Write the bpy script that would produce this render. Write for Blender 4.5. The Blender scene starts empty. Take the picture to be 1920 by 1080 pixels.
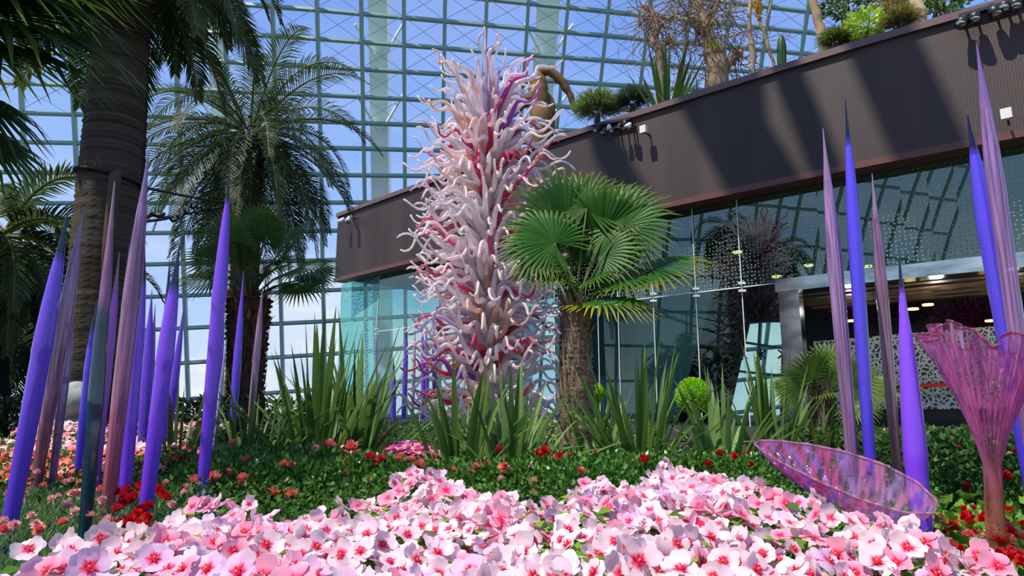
import bpy, math, random
from mathutils import Vector, Matrix, noise
R = random.Random(7)
PI = math.pi
S = bpy.context.scene
COL = S.collection
# ------------------------------------------------------------------ camera
F = 1250.0; H = 0.62; PITCH = math.atan(225/F)
cam_d = bpy.data.cameras.new('camera'); cam = bpy.data.objects.new('camera', cam_d); COL.objects.link(cam)
cam.location = (0, 0, H); cam.rotation_euler = (PI/2 + PITCH, 0, 0)
cam_d.sensor_width = 36; cam_d.lens = F/1920*36; cam_d.clip_start = 0.05; cam_d.clip_end = 500
S.camera = cam
# ------------------------------------------------------------------ world
SUN = Vector((-0.42, -0.28, 0.865)).normalized()
W = bpy.data.worlds.new('sky'); S.world = W; W.use_nodes = True
nt = W.node_tree; nt.nodes.clear()
def N(t, kind, **kw):
    n = t.nodes.new(kind)
    for k, v in kw.items(): setattr(n, k, v)
    return n
tc = N(nt, 'ShaderNodeTexCoord'); sx = N(nt, 'ShaderNodeSeparateXYZ'); nt.links.new(tc.outputs['Generated'], sx.inputs[0])
cr = N(nt, 'ShaderNodeValToRGB'); nt.links.new(sx.outputs['Z'], cr.inputs[0])
e = cr.color_ramp.elements
e[0].position = 0.0; e[0].color = (0.62, 0.76, 0.95, 1)
e[1].position = 1.0; e[1].color = (0.12, 0.22, 0.62, 1)
for p, c in ((0.12, (0.50, 0.68, 0.98)), (0.30, (0.33, 0.53, 0.98)), (0.5, (0.22, 0.39, 0.92))):
    q = e.new(p); q.color = (*c, 1)
mp = N(nt, 'ShaderNodeMapping'); mp.inputs['Scale'].default_value = (3, 3, 9); nt.links.new(tc.outputs['Generated'], mp.inputs[0])
nz = N(nt, 'ShaderNodeTexNoise'); nz.inputs['Scale'].default_value = 1.3; nz.inputs['Detail'].default_value = 7
nt.links.new(mp.outputs[0], nz.inputs[0])
c2 = N(nt, 'ShaderNodeValToRGB'); c2.color_ramp.elements[0].position = 0.42; c2.color_ramp.elements[1].position = 0.62
nt.links.new(nz.outputs['Fac'], c2.inputs[0])
c3 = N(nt, 'ShaderNodeValToRGB')   # clouds only low in the sky
c3.color_ramp.elements[0].position = 0.05; c3.color_ramp.elements[0].color = (1, 1, 1, 1)
c3.color_ramp.elements[1].position = 0.30; c3.color_ramp.elements[1].color = (0.10, 0.10, 0.10, 1)
nt.links.new(sx.outputs['Z'], c3.inputs[0])
mm = N(nt, 'ShaderNodeMath', operation='MULTIPLY'); nt.links.new(c2.outputs[0], mm.inputs[0]); nt.links.new(c3.outputs[0], mm.inputs[1])
mx = N(nt, 'ShaderNodeMixRGB'); nt.links.new(mm.outputs[0], mx.inputs[0]); nt.links.new(cr.outputs[0], mx.inputs[1]); mx.inputs[2].default_value = (0.93, 0.95, 1.0, 1)
bg = N(nt, 'ShaderNodeBackground'); bg.inputs['Strength'].default_value = 1.0; nt.links.new(mx.outputs[0], bg.inputs[0])
wo = N(nt, 'ShaderNodeOutputWorld'); nt.links.new(bg.outputs[0], wo.inputs[0])
# ------------------------------------------------------------------ sun, exposure
sd = bpy.data.lights.new('sun', 'SUN'); sd.energy = 5.6; sd.angle = 0.012; sd.color = (1.0, 0.95, 0.86)
so = bpy.data.objects.new('sun', sd); COL.objects.link(so)
so.rotation_euler = SUN.to_track_quat('Z', 'Y').to_euler(); so.location = (-20, -5, 40)
S.view_settings.view_transform = 'Standard'; S.view_settings.look = 'None'
S.view_settings.exposure = 0.0; S.view_settings.gamma = 1.0; S.view_settings.use_curve_mapping = False
try:
    S.cycles.max_bounces = 8; S.cycles.transparent_max_bounces = 10; S.cycles.transmission_bounces = 5
    S.cycles.glossy_bounces = 4; S.cycles.diffuse_bounces = 3
    S.cycles.caustics_reflective = False; S.cycles.caustics_refractive = False
    S.cycles.sample_clamp_indirect = 4.0
except Exception: pass
# ------------------------------------------------------------------ helpers
def ray(x, y):
    u = (x-960)/F; v = (540-y)/F
    return Vector((u, math.cos(PITCH)-v*math.sin(PITCH), math.sin(PITCH)+v*math.cos(PITCH)))
def at(x, y, Y):
    r = ray(x, y); t = Y/r.y
    return Vector((r.x*t, Y, H+r.z*t))
def atz(x, y, z):
    r = ray(x, y); t = (z-H)/r.z
    return Vector((r.x*t, r.y*t, z))
def proj(p):
    z = p[2]-H; c = math.cos(PITCH); s = math.sin(PITCH)
    d = p[1]*c+z*s; v = -p[1]*s+z*c
    if d < 1e-3: return (-9999, -9999)
    return (960+F*p[0]/d, 540-F*v/d)
def onplane(x, y, p0, n):
    r = ray(x, y); o = Vector((0, 0, H))
    t = (Vector(p0)-o).dot(n)/r.dot(n)
    return o+r*t

class MB:
    def __init__(s): s.v = []; s.f = []; s.c = []; s.uv = None
    def vert(s, p, c=(1, 1, 1)): s.v.append((p[0], p[1], p[2])); s.c.append((c[0], c[1], c[2], 1.0)); return len(s.v)-1
    def quad(s, pts, c=(1, 1, 1)):
        i = [s.vert(p, c) for p in pts]; s.f.append(tuple(i))
    def box(s, a, b, c=(1, 1, 1)):
        x0, y0, z0 = a; x1, y1, z1 = b
        i = [s.vert(p, c) for p in ((x0, y0, z0), (x1, y0, z0), (x1, y1, z0), (x0, y1, z0), (x0, y0, z1), (x1, y0, z1), (x1, y1, z1), (x0, y1, z1))]
        for q in ((0, 3, 2, 1), (4, 5, 6, 7), (0, 1, 5, 4), (1, 2, 6, 5), (2, 3, 7, 6), (3, 0, 4, 7)): s.f.append(tuple(i[k] for k in q))
    def beam(s, a, b, w, h, up=Vector((0, 0, 1)), c=(1, 1, 1)):
        a = Vector(a); b = Vector(b); t = (b-a).normalized(); sd_ = t.cross(up)
        if sd_.length < 1e-4: sd_ = t.cross(Vector((0, 1, 0)))
        sd_.normalize(); n = sd_.cross(t).normalized()
        i = []
        for p in (a, b):
            for du, dv in ((-1, -1), (1, -1), (1, 1), (-1, 1)): i.append(s.vert(p+sd_*du*w/2+n*dv*h/2, c))
        for k in range(4): s.f.append((i[k], i[(k+1) % 4], i[4+(k+1) % 4], i[4+k]))
        s.f.append((i[3], i[2], i[1], i[0])); s.f.append((i[4], i[5], i[6], i[7]))
    def tube(s, pts, rad, n=8, cols=None, cap=True):
        pts = [Vector(p) for p in pts]; L = len(pts)
        t0 = (pts[1]-pts[0]).normalized(); ref = Vector((1, 0, 0)) if abs(t0.x) < .8 else Vector((0, 1, 0))
        u = t0.cross(ref).normalized(); prev = None
        for k, p in enumerate(pts):
            t = (pts[min(k+1, L-1)]-pts[max(k-1, 0)])
            t = t.normalized() if t.length > 1e-9 else t0
            u = (u-t*u.dot(t)); u = u.normalized() if u.length > 1e-6 else t.orthogonal().normalized()
            w = t.cross(u); r = rad[k] if isinstance(rad, (list, tuple)) else rad
            c = cols[k] if cols else (1, 1, 1)
            ring = []
            for j in range(n):
                a = 2*PI*j/n
                rr = r(a) if callable(r) else r
                ring.append(s.vert(p+u*math.cos(a)*rr+w*math.sin(a)*rr, c))
            if prev:
                for j in range(n): s.f.append((prev[j], prev[(j+1) % n], ring[(j+1) % n], ring[j]))
            elif cap: s.f.append(tuple(reversed(ring)))
            prev = ring
        if cap: s.f.append(tuple(prev))
    def blade(s, pts, ws, side, cols, fold=.25):
        prev = None; L = len(pts)
        for k, p in enumerate(pts):
            t = (pts[min(k+1, L-1)]-pts[max(k-1, 0)]).normalized()
            sv = side[k] if isinstance(side, list) else side
            sv = sv-t*sv.dot(t); sv = sv.normalized() if sv.length > 1e-6 else t.orthogonal().normalized()
            n = sv.cross(t); w = ws[k]; c = cols[k] if isinstance(cols, list) else cols
            ring = (s.vert(p-sv*w+n*fold*w, c), s.vert(p, c), s.vert(p+sv*w+n*fold*w, c))
            if prev:
                s.f.append((prev[0], prev[1], ring[1], ring[0])); s.f.append((prev[1], prev[2], ring[2], ring[1]))
            prev = ring
    def leaf(s, p, d, side, L, w, c, fold=.2):
        n = side.cross(d); m = p+d*L*.45
        a = s.vert(p, c); b = s.vert(m-side*w+n*fold*w, c); e_ = s.vert(p+d*L-n*L*.12, c); g = s.vert(m+side*w+n*fold*w, c); h = s.vert(m+d*L*.02, c)
        s.f += [(a, h, b), (b, h, e_), (a, g, h), (h, g, e_)]
    def build(s, name, mat, parent=None, smooth=True, loc=None):
        me = bpy.data.meshes.new(name); me.from_pydata(s.v, [], s.f)
        ca = me.attributes.new('Col', 'FLOAT_COLOR', 'POINT'); ca.data.foreach_set('color', [x for c in s.c for x in c])
        if smooth: me.polygons.foreach_set('use_smooth', [True]*len(me.polygons))
        if s.uv:
            ul = me.uv_layers.new(name='UVMap')
            for lp in me.loops: ul.data[lp.index].uv = s.uv[lp.vertex_index]
        me.materials.append(mat); me.update()
        o = bpy.data.objects.new(name, me); COL.objects.link(o)
        if parent: o.parent = parent; o.location = -Vector(parent.location) if loc is None else loc
        return o
def tag(o, label=None, cat=None, group=None, kind=None):
    if label: o['label'] = label
    if cat: o['category'] = cat
    if group: o['group'] = group
    if kind: o['kind'] = kind
    return o
def thing(name, label, cat, loc, group=None, kind=None):
    o = bpy.data.objects.new(name, None); COL.objects.link(o); o.location = loc; o.empty_display_size = .1
    return tag(o, label, cat, group, kind)
def rv(r=R): 
    a = r.uniform(0, 2*PI); z = r.uniform(-1, 1); q = math.sqrt(1-z*z); return Vector((q*math.cos(a), q*math.sin(a), z))
def mixc(a, b, t): return tuple(a[i]*(1-t)+b[i]*t for i in range(3))
def jit(c, r=R, k=.2):
    f = 1+r.uniform(-k, k); g = r.uniform(-k, k)*.3; return (max(0, c[0]*(f+g)), max(0, c[1]*f), max(0, c[2]*(f-g)))
# ------------------------------------------------------------------ materials
def mat(name, base=(.5, .5, .5), rough=.5, metal=0, attr=False, trans=0, coat=0, spec=.5, sss=0):
    m = bpy.data.materials.new(name); m.use_nodes = True; t = m.node_tree; b = t.nodes['Principled BSDF']; out = t.nodes['Material Output']
    b.inputs['Base Color'].default_value = (*base, 1); b.inputs['Roughness'].default_value = rough; b.inputs['Metallic'].default_value = metal
    b.inputs['Coat Weight'].default_value = coat; b.inputs['Coat Roughness'].default_value = .05
    b.inputs['Specular IOR Level'].default_value = spec
    src = None
    if attr:
        a = N(t, 'ShaderNodeAttribute', attribute_name='Col')
        mu = N(t, 'ShaderNodeMixRGB', blend_type='MULTIPLY'); mu.inputs[0].default_value = 1; mu.inputs[2].default_value = (*base, 1)
        t.links.new(a.outputs['Color'], mu.inputs[1]); t.links.new(mu.outputs[0], b.inputs['Base Color']); src = mu.outputs[0]
    if trans:
        tr = N(t, 'ShaderNodeBsdfTranslucent'); ms = N(t, 'ShaderNodeMixShader'); ms.inputs[0].default_value = trans
        if src: t.links.new(src, tr.inputs[0])
        else: tr.inputs[0].default_value = (*base, 1)
        t.links.new(b.outputs[0], ms.inputs[1]); t.links.new(tr.outputs[0], ms.inputs[2]); t.links.new(ms.outputs[0], out.inputs[0])
    m['src'] = 1
    return m
def bsdf(m): return m.node_tree.nodes['Principled BSDF']
def noise_col(m, c1, c2, scale=(1, 1, 1), ns=5, detail=4, p=(.35, .65), bump=0, kind='noise'):
    t = m.node_tree; tcn = N(t, 'ShaderNodeTexCoord'); mpn = N(t, 'ShaderNodeMapping'); mpn.inputs['Scale'].default_value = scale
    t.links.new(tcn.outputs['Object'], mpn.inputs[0])
    nn = N(t, 'ShaderNodeTexNoise'); nn.inputs['Scale'].default_value = ns; nn.inputs['Detail'].default_value = detail
    t.links.new(mpn.outputs[0], nn.inputs[0])
    r = N(t, 'ShaderNodeValToRGB'); r.color_ramp.elements[0].position = p[0]; r.color_ramp.elements[1].position = p[1]
    r.color_ramp.elements[0].color = (*c1, 1); r.color_ramp.elements[1].color = (*c2, 1)
    t.links.new(nn.outputs['Fac'], r.inputs[0]); t.links.new(r.outputs[0], bsdf(m).inputs['Base Color'])
    if bump:
        bn = N(t, 'ShaderNodeBump'); bn.inputs['Strength'].default_value = bump; bn.inputs['Distance'].default_value = .02
        t.links.new(nn.outputs['Fac'], bn.inputs['Height']); t.links.new(bn.outputs[0], bsdf(m).inputs['Normal'])
    return m
M = {}
M['leaf'] = mat('leaf', (1.25, 1.3, 1.1), .46, attr=True, trans=.40, spec=.35)
M['gloss_leaf'] = mat('gloss_leaf', (1.2, 1.3, 1.1), .28, attr=True, trans=.28, spec=.6)
M['petal'] = mat('petal', (1, 1, 1), .55, attr=True, trans=.30, spec=.25)
M['bark'] = mat('bark', (1, 1, 1), .85, attr=True, spec=.15)
M['soil'] = noise_col(mat('soil', rough=.95), (.012, .008, .005), (.05, .035, .022), ns=18, bump=.6)
M['steel'] = mat('painted_steel', (.20, .36, .31), .4)
M['rib'] = mat('pale_steel', (.85, .95, .88), .5)
M['cable'] = mat('cable_steel', (.26, .38, .46), .4)
M['black'] = mat('black_metal', (.012, .012, .014), .4)
M['white'] = mat('white_enamel', (.75, .75, .72), .35)
M['rope'] = mat('black_rope', (.01, .01, .012), .7)
M['beige'] = noise_col(mat('beige_stone', rough=.7), (.42, .31, .18), (.55, .42, .26), ns=6)
M['stone'] = noise_col(mat('grey_stone', rough=.8), (.16, .18, .16), (.38, .40, .34), ns=7, bump=.4)
M['wood'] = noise_col(mat('brown_wood', rough=.5), (.03, .018, .008), (.11, .065, .03), scale=(1, 1, 6), ns=4)
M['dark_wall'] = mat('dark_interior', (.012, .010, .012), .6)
M['grey_wall'] = mat('grey_green_wall', (.30, .42, .40), .6)
M['roof'] = mat('roof_slab', (.06, .05, .045), .8)
M['mirror'] = noise_col(mat('brushed_steel', rough=.16, metal=1.0), (.28, .34, .32), (.62, .70, .68), scale=(1, 1, 3), ns=2)
M['red'] = mat('red_tape', (.7, .02, .02), .5)
M['lamp'] = mat('downlight_glow', (1, .7, .3), .5)
bsdf(M['lamp']).inputs['Emission Color'].default_value = (1, .6, .22, 1); bsdf(M['lamp']).inputs['Emission Strength'].default_value = 2.5

def schlick(t, f0, normal=None):
    """reflectance that is the same from either side of a thin pane"""
    lw = N(t, 'ShaderNodeLayerWeight'); lw.inputs[0].default_value = .5
    if normal: t.links.new(normal, lw.inputs['Normal'])
    p = N(t, 'ShaderNodeMath', operation='POWER'); p.inputs[1].default_value = 4.5; t.links.new(lw.outputs['Facing'], p.inputs[0])
    q = N(t, 'ShaderNodeMath', operation='MULTIPLY_ADD'); q.inputs[1].default_value = (1-f0)*.9; q.inputs[2].default_value = f0; t.links.new(p.outputs[0], q.inputs[0])
    return q.outputs[0]
# pane of clear dome glass
def glass_pane(name, tint, fres=1.5, dots=None, dotcol=(.55, .8, .78)):
    m = bpy.data.materials.new(name); m.use_nodes = True; t = m.node_tree; t.nodes.clear()
    tr = N(t, 'ShaderNodeBsdfTransparent'); tr.inputs[0].default_value = (*tint, 1)
    gl = N(t, 'ShaderNodeBsdfGlossy'); gl.inputs['Roughness'].default_value = 0.0; gl.inputs[0].default_value = (.80, 1, .86, 1)
    ms = N(t, 'ShaderNodeMixShader'); t.links.new(schlick(t, ((fres-1)/(fres+1))**2*1.15), ms.inputs[0]); t.links.new(tr.outputs[0], ms.inputs[1]); t.links.new(gl.outputs[0], ms.inputs[2])
    out = N(t, 'ShaderNodeOutputMaterial'); last = ms.outputs[0]
    if dots:
        sp, rad, z0, z1 = dots   # hexagonal frit, thinning between z0 (none) and z1 (full)
        uv = N(t, 'ShaderNodeUVMap'); vo = N(t, 'ShaderNodeTexVoronoi', voronoi_dimensions='2D', feature='F1'); vo.inputs['Scale'].default_value = 1/sp
        vo.inputs['Randomness'].default_value = .45
        t.links.new(uv.outputs[0], vo.inputs['Vector'])
        s2 = N(t, 'ShaderNodeSeparateXYZ'); t.links.new(uv.outputs[0], s2.inputs[0])
        mr = N(t, 'ShaderNodeMapRange'); mr.inputs['From Min'].default_value = z0; mr.inputs['From Max'].default_value = z1
        mr.inputs['To Min'].default_value = rad*.55; mr.inputs['To Max'].default_value = rad
        t.links.new(s2.outputs['Y'], mr.inputs['Value'])
        lt = N(t, 'ShaderNodeMath', operation='LESS_THAN'); t.links.new(vo.outputs['Distance'], lt.inputs[0]); t.links.new(mr.outputs[0], lt.inputs[1])
        di = N(t, 'ShaderNodeBsdfDiffuse'); di.inputs[0].default_value = (*dotcol, 1)
        tl = N(t, 'ShaderNodeBsdfTranslucent'); tl.inputs[0].default_value = (*dotcol, 1)
        md = N(t, 'ShaderNodeMixShader'); md.inputs[0].default_value = .4; t.links.new(di.outputs[0], md.inputs[1]); t.links.new(tl.outputs[0], md.inputs[2])
        m2 = N(t, 'ShaderNodeMixShader'); t.links.new(lt.outputs[0], m2.inputs[0]); t.links.new(last, m2.inputs[1]); t.links.new(md.outputs[0], m2.inputs[2])
        last = m2.outputs[0]
    t.links.new(last, out.inputs[0]); return m
M['dome_glass'] = glass_pane('dome_glass', (.97, .99, 1.0), 1.2)
M['teal_glass'] = glass_pane('teal_glass', (.46, .72, .68), 1.8)
M['frit_glass'] = glass_pane('fritted_glass', (.26, .62, .56), 2.25, dots=(.07, .21, 4.3, 3.0), dotcol=(.30, .42, .37))
M['frit_corner'] = glass_pane('fritted_corner_glass', (.20, .66, .64), 1.5, dots=(.06, .40, 0, 1), dotcol=(.30, .72, .70))
# fascia: dark brown perforated mesh
m = mat('perforated_brown_mesh', rough=.55); t = m.node_tree
uv = N(t, 'ShaderNodeUVMap'); vo = N(t, 'ShaderNodeTexVoronoi', voronoi_dimensions='2D'); vo.inputs['Scale'].default_value = 26; vo.inputs['Randomness'].default_value = 0
t.links.new(uv.outputs[0], vo.inputs['Vector'])
rp = N(t, 'ShaderNodeValToRGB'); rp.color_ramp.elements[0].position = .22; rp.color_ramp.elements[1].position = .34
rp.color_ramp.elements[0].color = (.010, .007, .006, 1); rp.color_ramp.elements[1].color = (.062, .038, .031, 1)
t.links.new(vo.outputs['Distance'], rp.inputs[0])
n1 = N(t, 'ShaderNodeTexNoise'); n1.inputs['Scale'].default_value = 1.1; mpx = N(t, 'ShaderNodeMapping'); mpx.inputs['Scale'].default_value = (1, .06, 1)
t.links.new(uv.outputs[0], mpx.inputs[0]); t.links.new(mpx.outputs[0], n1.inputs[0])
r2 = N(t, 'ShaderNodeValToRGB'); r2.color_ramp.elements[0].color = (.6, .58, .58, 1); r2.color_ramp.elements[1].color = (1.15, 1.1, 1.05, 1); r2.color_ramp.elements[0].position = .35; r2.color_ramp.elements[1].position = .62
t.links.new(n1.outputs['Fac'], r2.inputs[0])
mu = N(t, 'ShaderNodeMixRGB', blend_type='MULTIPLY'); mu.inputs[0].default_value = 1; t.links.new(rp.outputs[0], mu.inputs[1]); t.links.new(r2.outputs[0], mu.inputs[2])
t.links.new(mu.outputs[0], bsdf(m).inputs['Base Color']); M['fascia'] = m
M['coping'] = mat('purple_brown_coping', (.15, .09, .085), .35)
M['lip'] = mat('red_brown_lip', (.13, .045, .035), .4)
# floral wall: pale flower lace on dark ground
m = mat('floral_lace_wall', rough=.6); t = m.node_tree; uv = N(t, 'ShaderNodeUVMap')
v1 = N(t, 'ShaderNodeTexVoronoi', voronoi_dimensions='2D', feature='DISTANCE_TO_EDGE'); v1.inputs['Scale'].default_value = 4.5
v0 = N(t, 'ShaderNodeTexVoronoi', voronoi_dimensions='2D', feature='F1'); v0.inputs['Scale'].default_value = 2.1
v2 = N(t, 'ShaderNodeTexVoronoi', voronoi_dimensions='2D', feature='DISTANCE_TO_EDGE'); v2.inputs['Scale'].default_value = 11
for v in (v0, v1, v2): t.links.new(uv.outputs[0], v.inputs['Vector'])
sn = N(t, 'ShaderNodeMath', operation='SINE'); mu1 = N(t, 'ShaderNodeMath', operation='MULTIPLY'); mu1.inputs[1].default_value = 42
t.links.new(v0.outputs['Distance'], mu1.inputs[0]); t.links.new(mu1.outputs[0], sn.inputs[0])
g1 = N(t, 'ShaderNodeMath', operation='LESS_THAN'); g1.inputs[1].default_value = .05; t.links.new(v1.outputs['Distance'], g1.inputs[0])
g2 = N(t, 'ShaderNodeMath', operation='LESS_THAN'); g2.inputs[1].default_value = .10; t.links.new(v2.outputs['Distance'], g2.inputs[0])
g3 = N(t, 'ShaderNodeMath', operation='GREATER_THAN'); g3.inputs[1].default_value = .75; t.links.new(sn.outputs[0], g3.inputs[0])
a1 = N(t, 'ShaderNodeMath', operation='MAXIMUM'); t.links.new(g1.outputs[0], a1.inputs[0]); t.links.new(g2.outputs[0], a1.inputs[1])
a2 = N(t, 'ShaderNodeMath', operation='MAXIMUM'); t.links.new(a1.outputs[0], a2.inputs[0]); t.links.new(g3.outputs[0], a2.inputs[1])
mxx = N(t, 'ShaderNodeMixRGB'); t.links.new(a2.outputs[0], mxx.inputs[0]); mxx.inputs[1].default_value = (.035, .05, .06, 1); mxx.inputs[2].default_value = (.55, .62, .60, 1)
t.links.new(mxx.outputs[0], bsdf(m).inputs['Base Color']); M['lace'] = m
# blown glass
def glassy(name, attr=True, rough=.12, clear=0.0, coat=1.0, streak=0.0, base=(1, 1, 1)):
    m = mat(name, base, rough, attr=attr, coat=coat); t = m.node_tree; b = bsdf(m); out = t.nodes['Material Output']
    if streak:
        tcn = N(t, 'ShaderNodeTexCoord'); mpn = N(t, 'ShaderNodeMapping'); mpn.inputs['Scale'].default_value = (60, 60, 1.2)
        nn = N(t, 'ShaderNodeTexNoise'); nn.inputs['Scale'].default_value = 1.6; nn.inputs['Detail'].default_value = 3
        t.links.new(tcn.outputs['Object'], mpn.inputs[0]); t.links.new(mpn.outputs[0], nn.inputs[0])
        r = N(t, 'ShaderNodeValToRGB'); r.color_ramp.elements[0].position = .36; r.color_ramp.elements[1].position = .66
        r.color_ramp.elements[0].color = (1-streak,)*3+(1,); r.color_ramp.elements[1].color = (1+streak*.8,)*3+(1,)
        t.links.new(nn.outputs['Fac'], r.inputs[0])
        old = b.inputs['Base Color'].links[0].from_socket
        mu = N(t, 'ShaderNodeMixRGB', blend_type='MULTIPLY'); mu.inputs[0].default_value = 1; t.links.new(old, mu.inputs[1]); t.links.new(r.outputs[0], mu.inputs[2]); t.links.new(mu.outputs[0], b.inputs['Base Color'])
    if clear:
        tr = N(t, 'ShaderNodeBsdfTransparent'); a = N(t, 'ShaderNodeAttribute', attribute_name='Col')
        mc = N(t, 'ShaderNodeMixRGB'); mc.inputs[0].default_value = .45; mc.inputs[2].default_value = (1, 1, 1, 1); t.links.new(a.outputs['Color'], mc.inputs[1]); t.links.new(mc.outputs[0], tr.inputs[0])
        ms = N(t, 'ShaderNodeMixShader'); lw = N(t, 'ShaderNodeLayerWeight'); lw.inputs[0].default_value = .3
        mr = N(t, 'ShaderNodeMapRange'); mr.inputs['To Min'].default_value = clear; mr.inputs['To Max'].default_value = 0.05; t.links.new(lw.outputs['Facing'], mr.inputs['Value'])
        t.links.new(mr.outputs[0], ms.inputs[0]); t.links.new(b.outputs[0], ms.inputs[1]); t.links.new(tr.outputs[0], ms.inputs[2]); t.links.new(ms.outputs[0], out.inputs[0])
    return m
M['reed'] = glassy('opaque_violet_glass', rough=.32, coat=.6)
M['mauve'] = glassy('streaked_mauve_glass', rough=.15, streak=.55, clear=.25)
M['tipglass'] = glassy('dark_glass_tip', rough=.06, clear=.3)
m = bpy.data.materials.new('pink_blown_glass'); m.use_nodes = True; t = m.node_tree; b = bsdf(m); out = t.nodes['Material Output']
a = N(t, 'ShaderNodeAttribute', attribute_name='Col'); t.links.new(a.outputs['Color'], b.inputs['Base Color']); b.inputs['Roughness'].default_value = .12; b.inputs['Coat Weight'].default_value = 1; b.inputs['Coat Roughness'].default_value = .03
tcn = N(t, 'ShaderNodeTexCoord'); mpn = N(t, 'ShaderNodeMapping'); mpn.inputs['Scale'].default_value = (34, 34, 5); nn = N(t, 'ShaderNodeTexNoise'); nn.inputs['Scale'].default_value = 1.4; nn.inputs['Detail'].default_value = 1
t.links.new(tcn.outputs['Object'], mpn.inputs[0]); t.links.new(mpn.outputs[0], nn.inputs[0])
bn = N(t, 'ShaderNodeBump'); bn.inputs['Strength'].default_value = .9; bn.inputs['Distance'].default_value = .008; t.links.new(nn.outputs['Fac'], bn.inputs['Height']); t.links.new(bn.outputs[0], b.inputs['Normal']); t.links.new(bn.outputs[0], b.inputs['Coat Normal'])
tr = N(t, 'ShaderNodeBsdfTransparent'); mc = N(t, 'ShaderNodeMixRGB'); mc.inputs[0].default_value = .62; mc.inputs[2].default_value = (1, 1, 1, 1); t.links.new(a.outputs['Color'], mc.inputs[1]); t.links.new(mc.outputs[0], tr.inputs[0])
mr = N(t, 'ShaderNodeMapRange'); mr.inputs['From Min'].default_value = .35; mr.inputs['From Max'].default_value = .65; mr.inputs['To Min'].default_value = .25; mr.inputs['To Max'].default_value = .85; t.links.new(nn.outputs['Fac'], mr.inputs['Value'])
tl = N(t, 'ShaderNodeBsdfTranslucent'); t.links.new(a.outputs['Color'], tl.inputs[0]); m0 = N(t, 'ShaderNodeMixShader'); m0.inputs[0].default_value = .5; t.links.new(b.outputs[0], m0.inputs[1]); t.links.new(tl.outputs[0], m0.inputs[2])
ms = N(t, 'ShaderNodeMixShader'); t.links.new(mr.outputs[0], ms.inputs[0]); t.links.new(m0.outputs[0], ms.inputs[1]); t.links.new(tr.outputs[0], ms.inputs[2])
gl = N(t, 'ShaderNodeBsdfGlossy'); gl.inputs['Roughness'].default_value = .04; t.links.new(bn.outputs[0], gl.inputs['Normal']); 
m2 = N(t, 'ShaderNodeMixShader'); t.links.new(schlick(t, .06, bn.outputs[0]), m2.inputs[0]); t.links.new(ms.outputs[0], m2.inputs[1]); t.links.new(gl.outputs[0], m2.inputs[2]); t.links.new(m2.outputs[0], out.inputs[0]); M['fiori'] = m
# tower glass with little dark specks
m = mat('milky_speckled_glass', (1, 1, 1), .16, attr=True, coat=.6, trans=.5); t = m.node_tree; b = bsdf(m)
tcn = N(t, 'ShaderNodeTexCoord'); vv = N(t, 'ShaderNodeTexVoronoi'); vv.inputs['Scale'].default_value = 15; t.links.new(tcn.outputs['Object'], vv.inputs['Vector'])
lt = N(t, 'ShaderNodeMath', operation='LESS_THAN'); lt.inputs[1].default_value = .15; t.links.new(vv.outputs['Distance'], lt.inputs[0])
old = b.inputs['Base Color'].links[0].from_socket
mxs = N(t, 'ShaderNodeMixRGB'); t.links.new(lt.outputs[0], mxs.inputs[0]); t.links.new(old, mxs.inputs[1]); mxs.inputs[2].default_value = (.16, .05, .12, 1); t.links.new(mxs.outputs[0], b.inputs['Base Color'])
M['tower'] = m

# ================================================================== SETTING
g = MB(); g.quad([(-60, -20, 0), (60, -20, 0), (60, 60, 0), (-60, 60, 0)])
tag(g.build('floor', M['soil'], smooth=False), kind='structure', label='dark planting soil under the flower beds')
# --- great curved glass wall of the dome
def dome_pt(px, py, off=0.0):
    r = ray(px, py); t_ = 40/r.y
    for _ in range(30):
        z = H+r.z*t_; Yt = 46+off-0.011*max(z, 0)**2
        t_ = t_*.5+.5*max(Yt, 6)/r.y
    return Vector((r.x*t_, r.y*t_, H+r.z*t_))
c100 = [-560, -450, -350, -252, -155, -60, 36, 133, 236, 330, 424, 514, 597, 679, 758, 833, 909, 985, 1057, 1132, 1208, 1283, 1357, 1430, 1502, 1573, 1644, 1715, 1786, 1857, 1930, 2005, 2085, 2170]
def kx(x):
    P_ = [(-600, .06), (240, .05), (514, .034), (679, .018), (757, .006), (909, -.04), (1057, -.09), (1208, -.13), (2200, -.2)]
    for (a, b), (c, d) in zip(P_, P_[1:]):
        if x <= c: return b+(d-b)*(x-a)/(c-a)
    return -.2
def colx(i, y): 
    x = c100[i]; return x+kx(x)*(y-100)*(1 if y < 400 else .8)
r600 = [-420, -358, -300, -245, -190, -137, -85, -34, 19, 73, 125, 178, 228, 277, 328, 380, 433, 488, 545, 603, 665, 730, 800, 875]
def rowy(j, x):
    y = r600[j]; return y+(369-y)/(4490-600)*(x-600)*(1.0 if x > 600 else .8)
def node(i, j, off=0.0):
    x = c100[i]; y = 0
    for _ in range(5): y = rowy(j, x); x = colx(i, y)
    return dome_pt(x, y, off)
NI = len(c100); NJ = len(r600)
nodes = [[node(i, j) for j in range(NJ)] for i in range(NI)]
dome = thing('window_1', 'curved steel and glass grid wall of the conservatory', None, (0, 45, 0), kind='structure')
fr = MB(); dg = MB(); pn = MB()
for i in range(NI):
    for j in range(NJ):
        p = nodes[i][j]; up = Vector((0, -1, .3))
        if i+1 < NI: fr.beam(p, nodes[i+1][j], .22, .22, up)
        if j+1 < NJ: fr.beam(p, nodes[i][j+1], .22, .26, up)
        if i+1 < NI and j+1 < NJ:
            pn.quad([nodes[i][j+1], nodes[i+1][j+1], nodes[i+1][j], p])
            if j < 12:
                o_ = Vector((0, -.5, -.2))
                dg.beam(p+o_, nodes[i+1][j+1]+o_, .024, .024); dg.beam(nodes[i][j+1]+o_, nodes[i+1][j]+o_, .024, .024)
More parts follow.
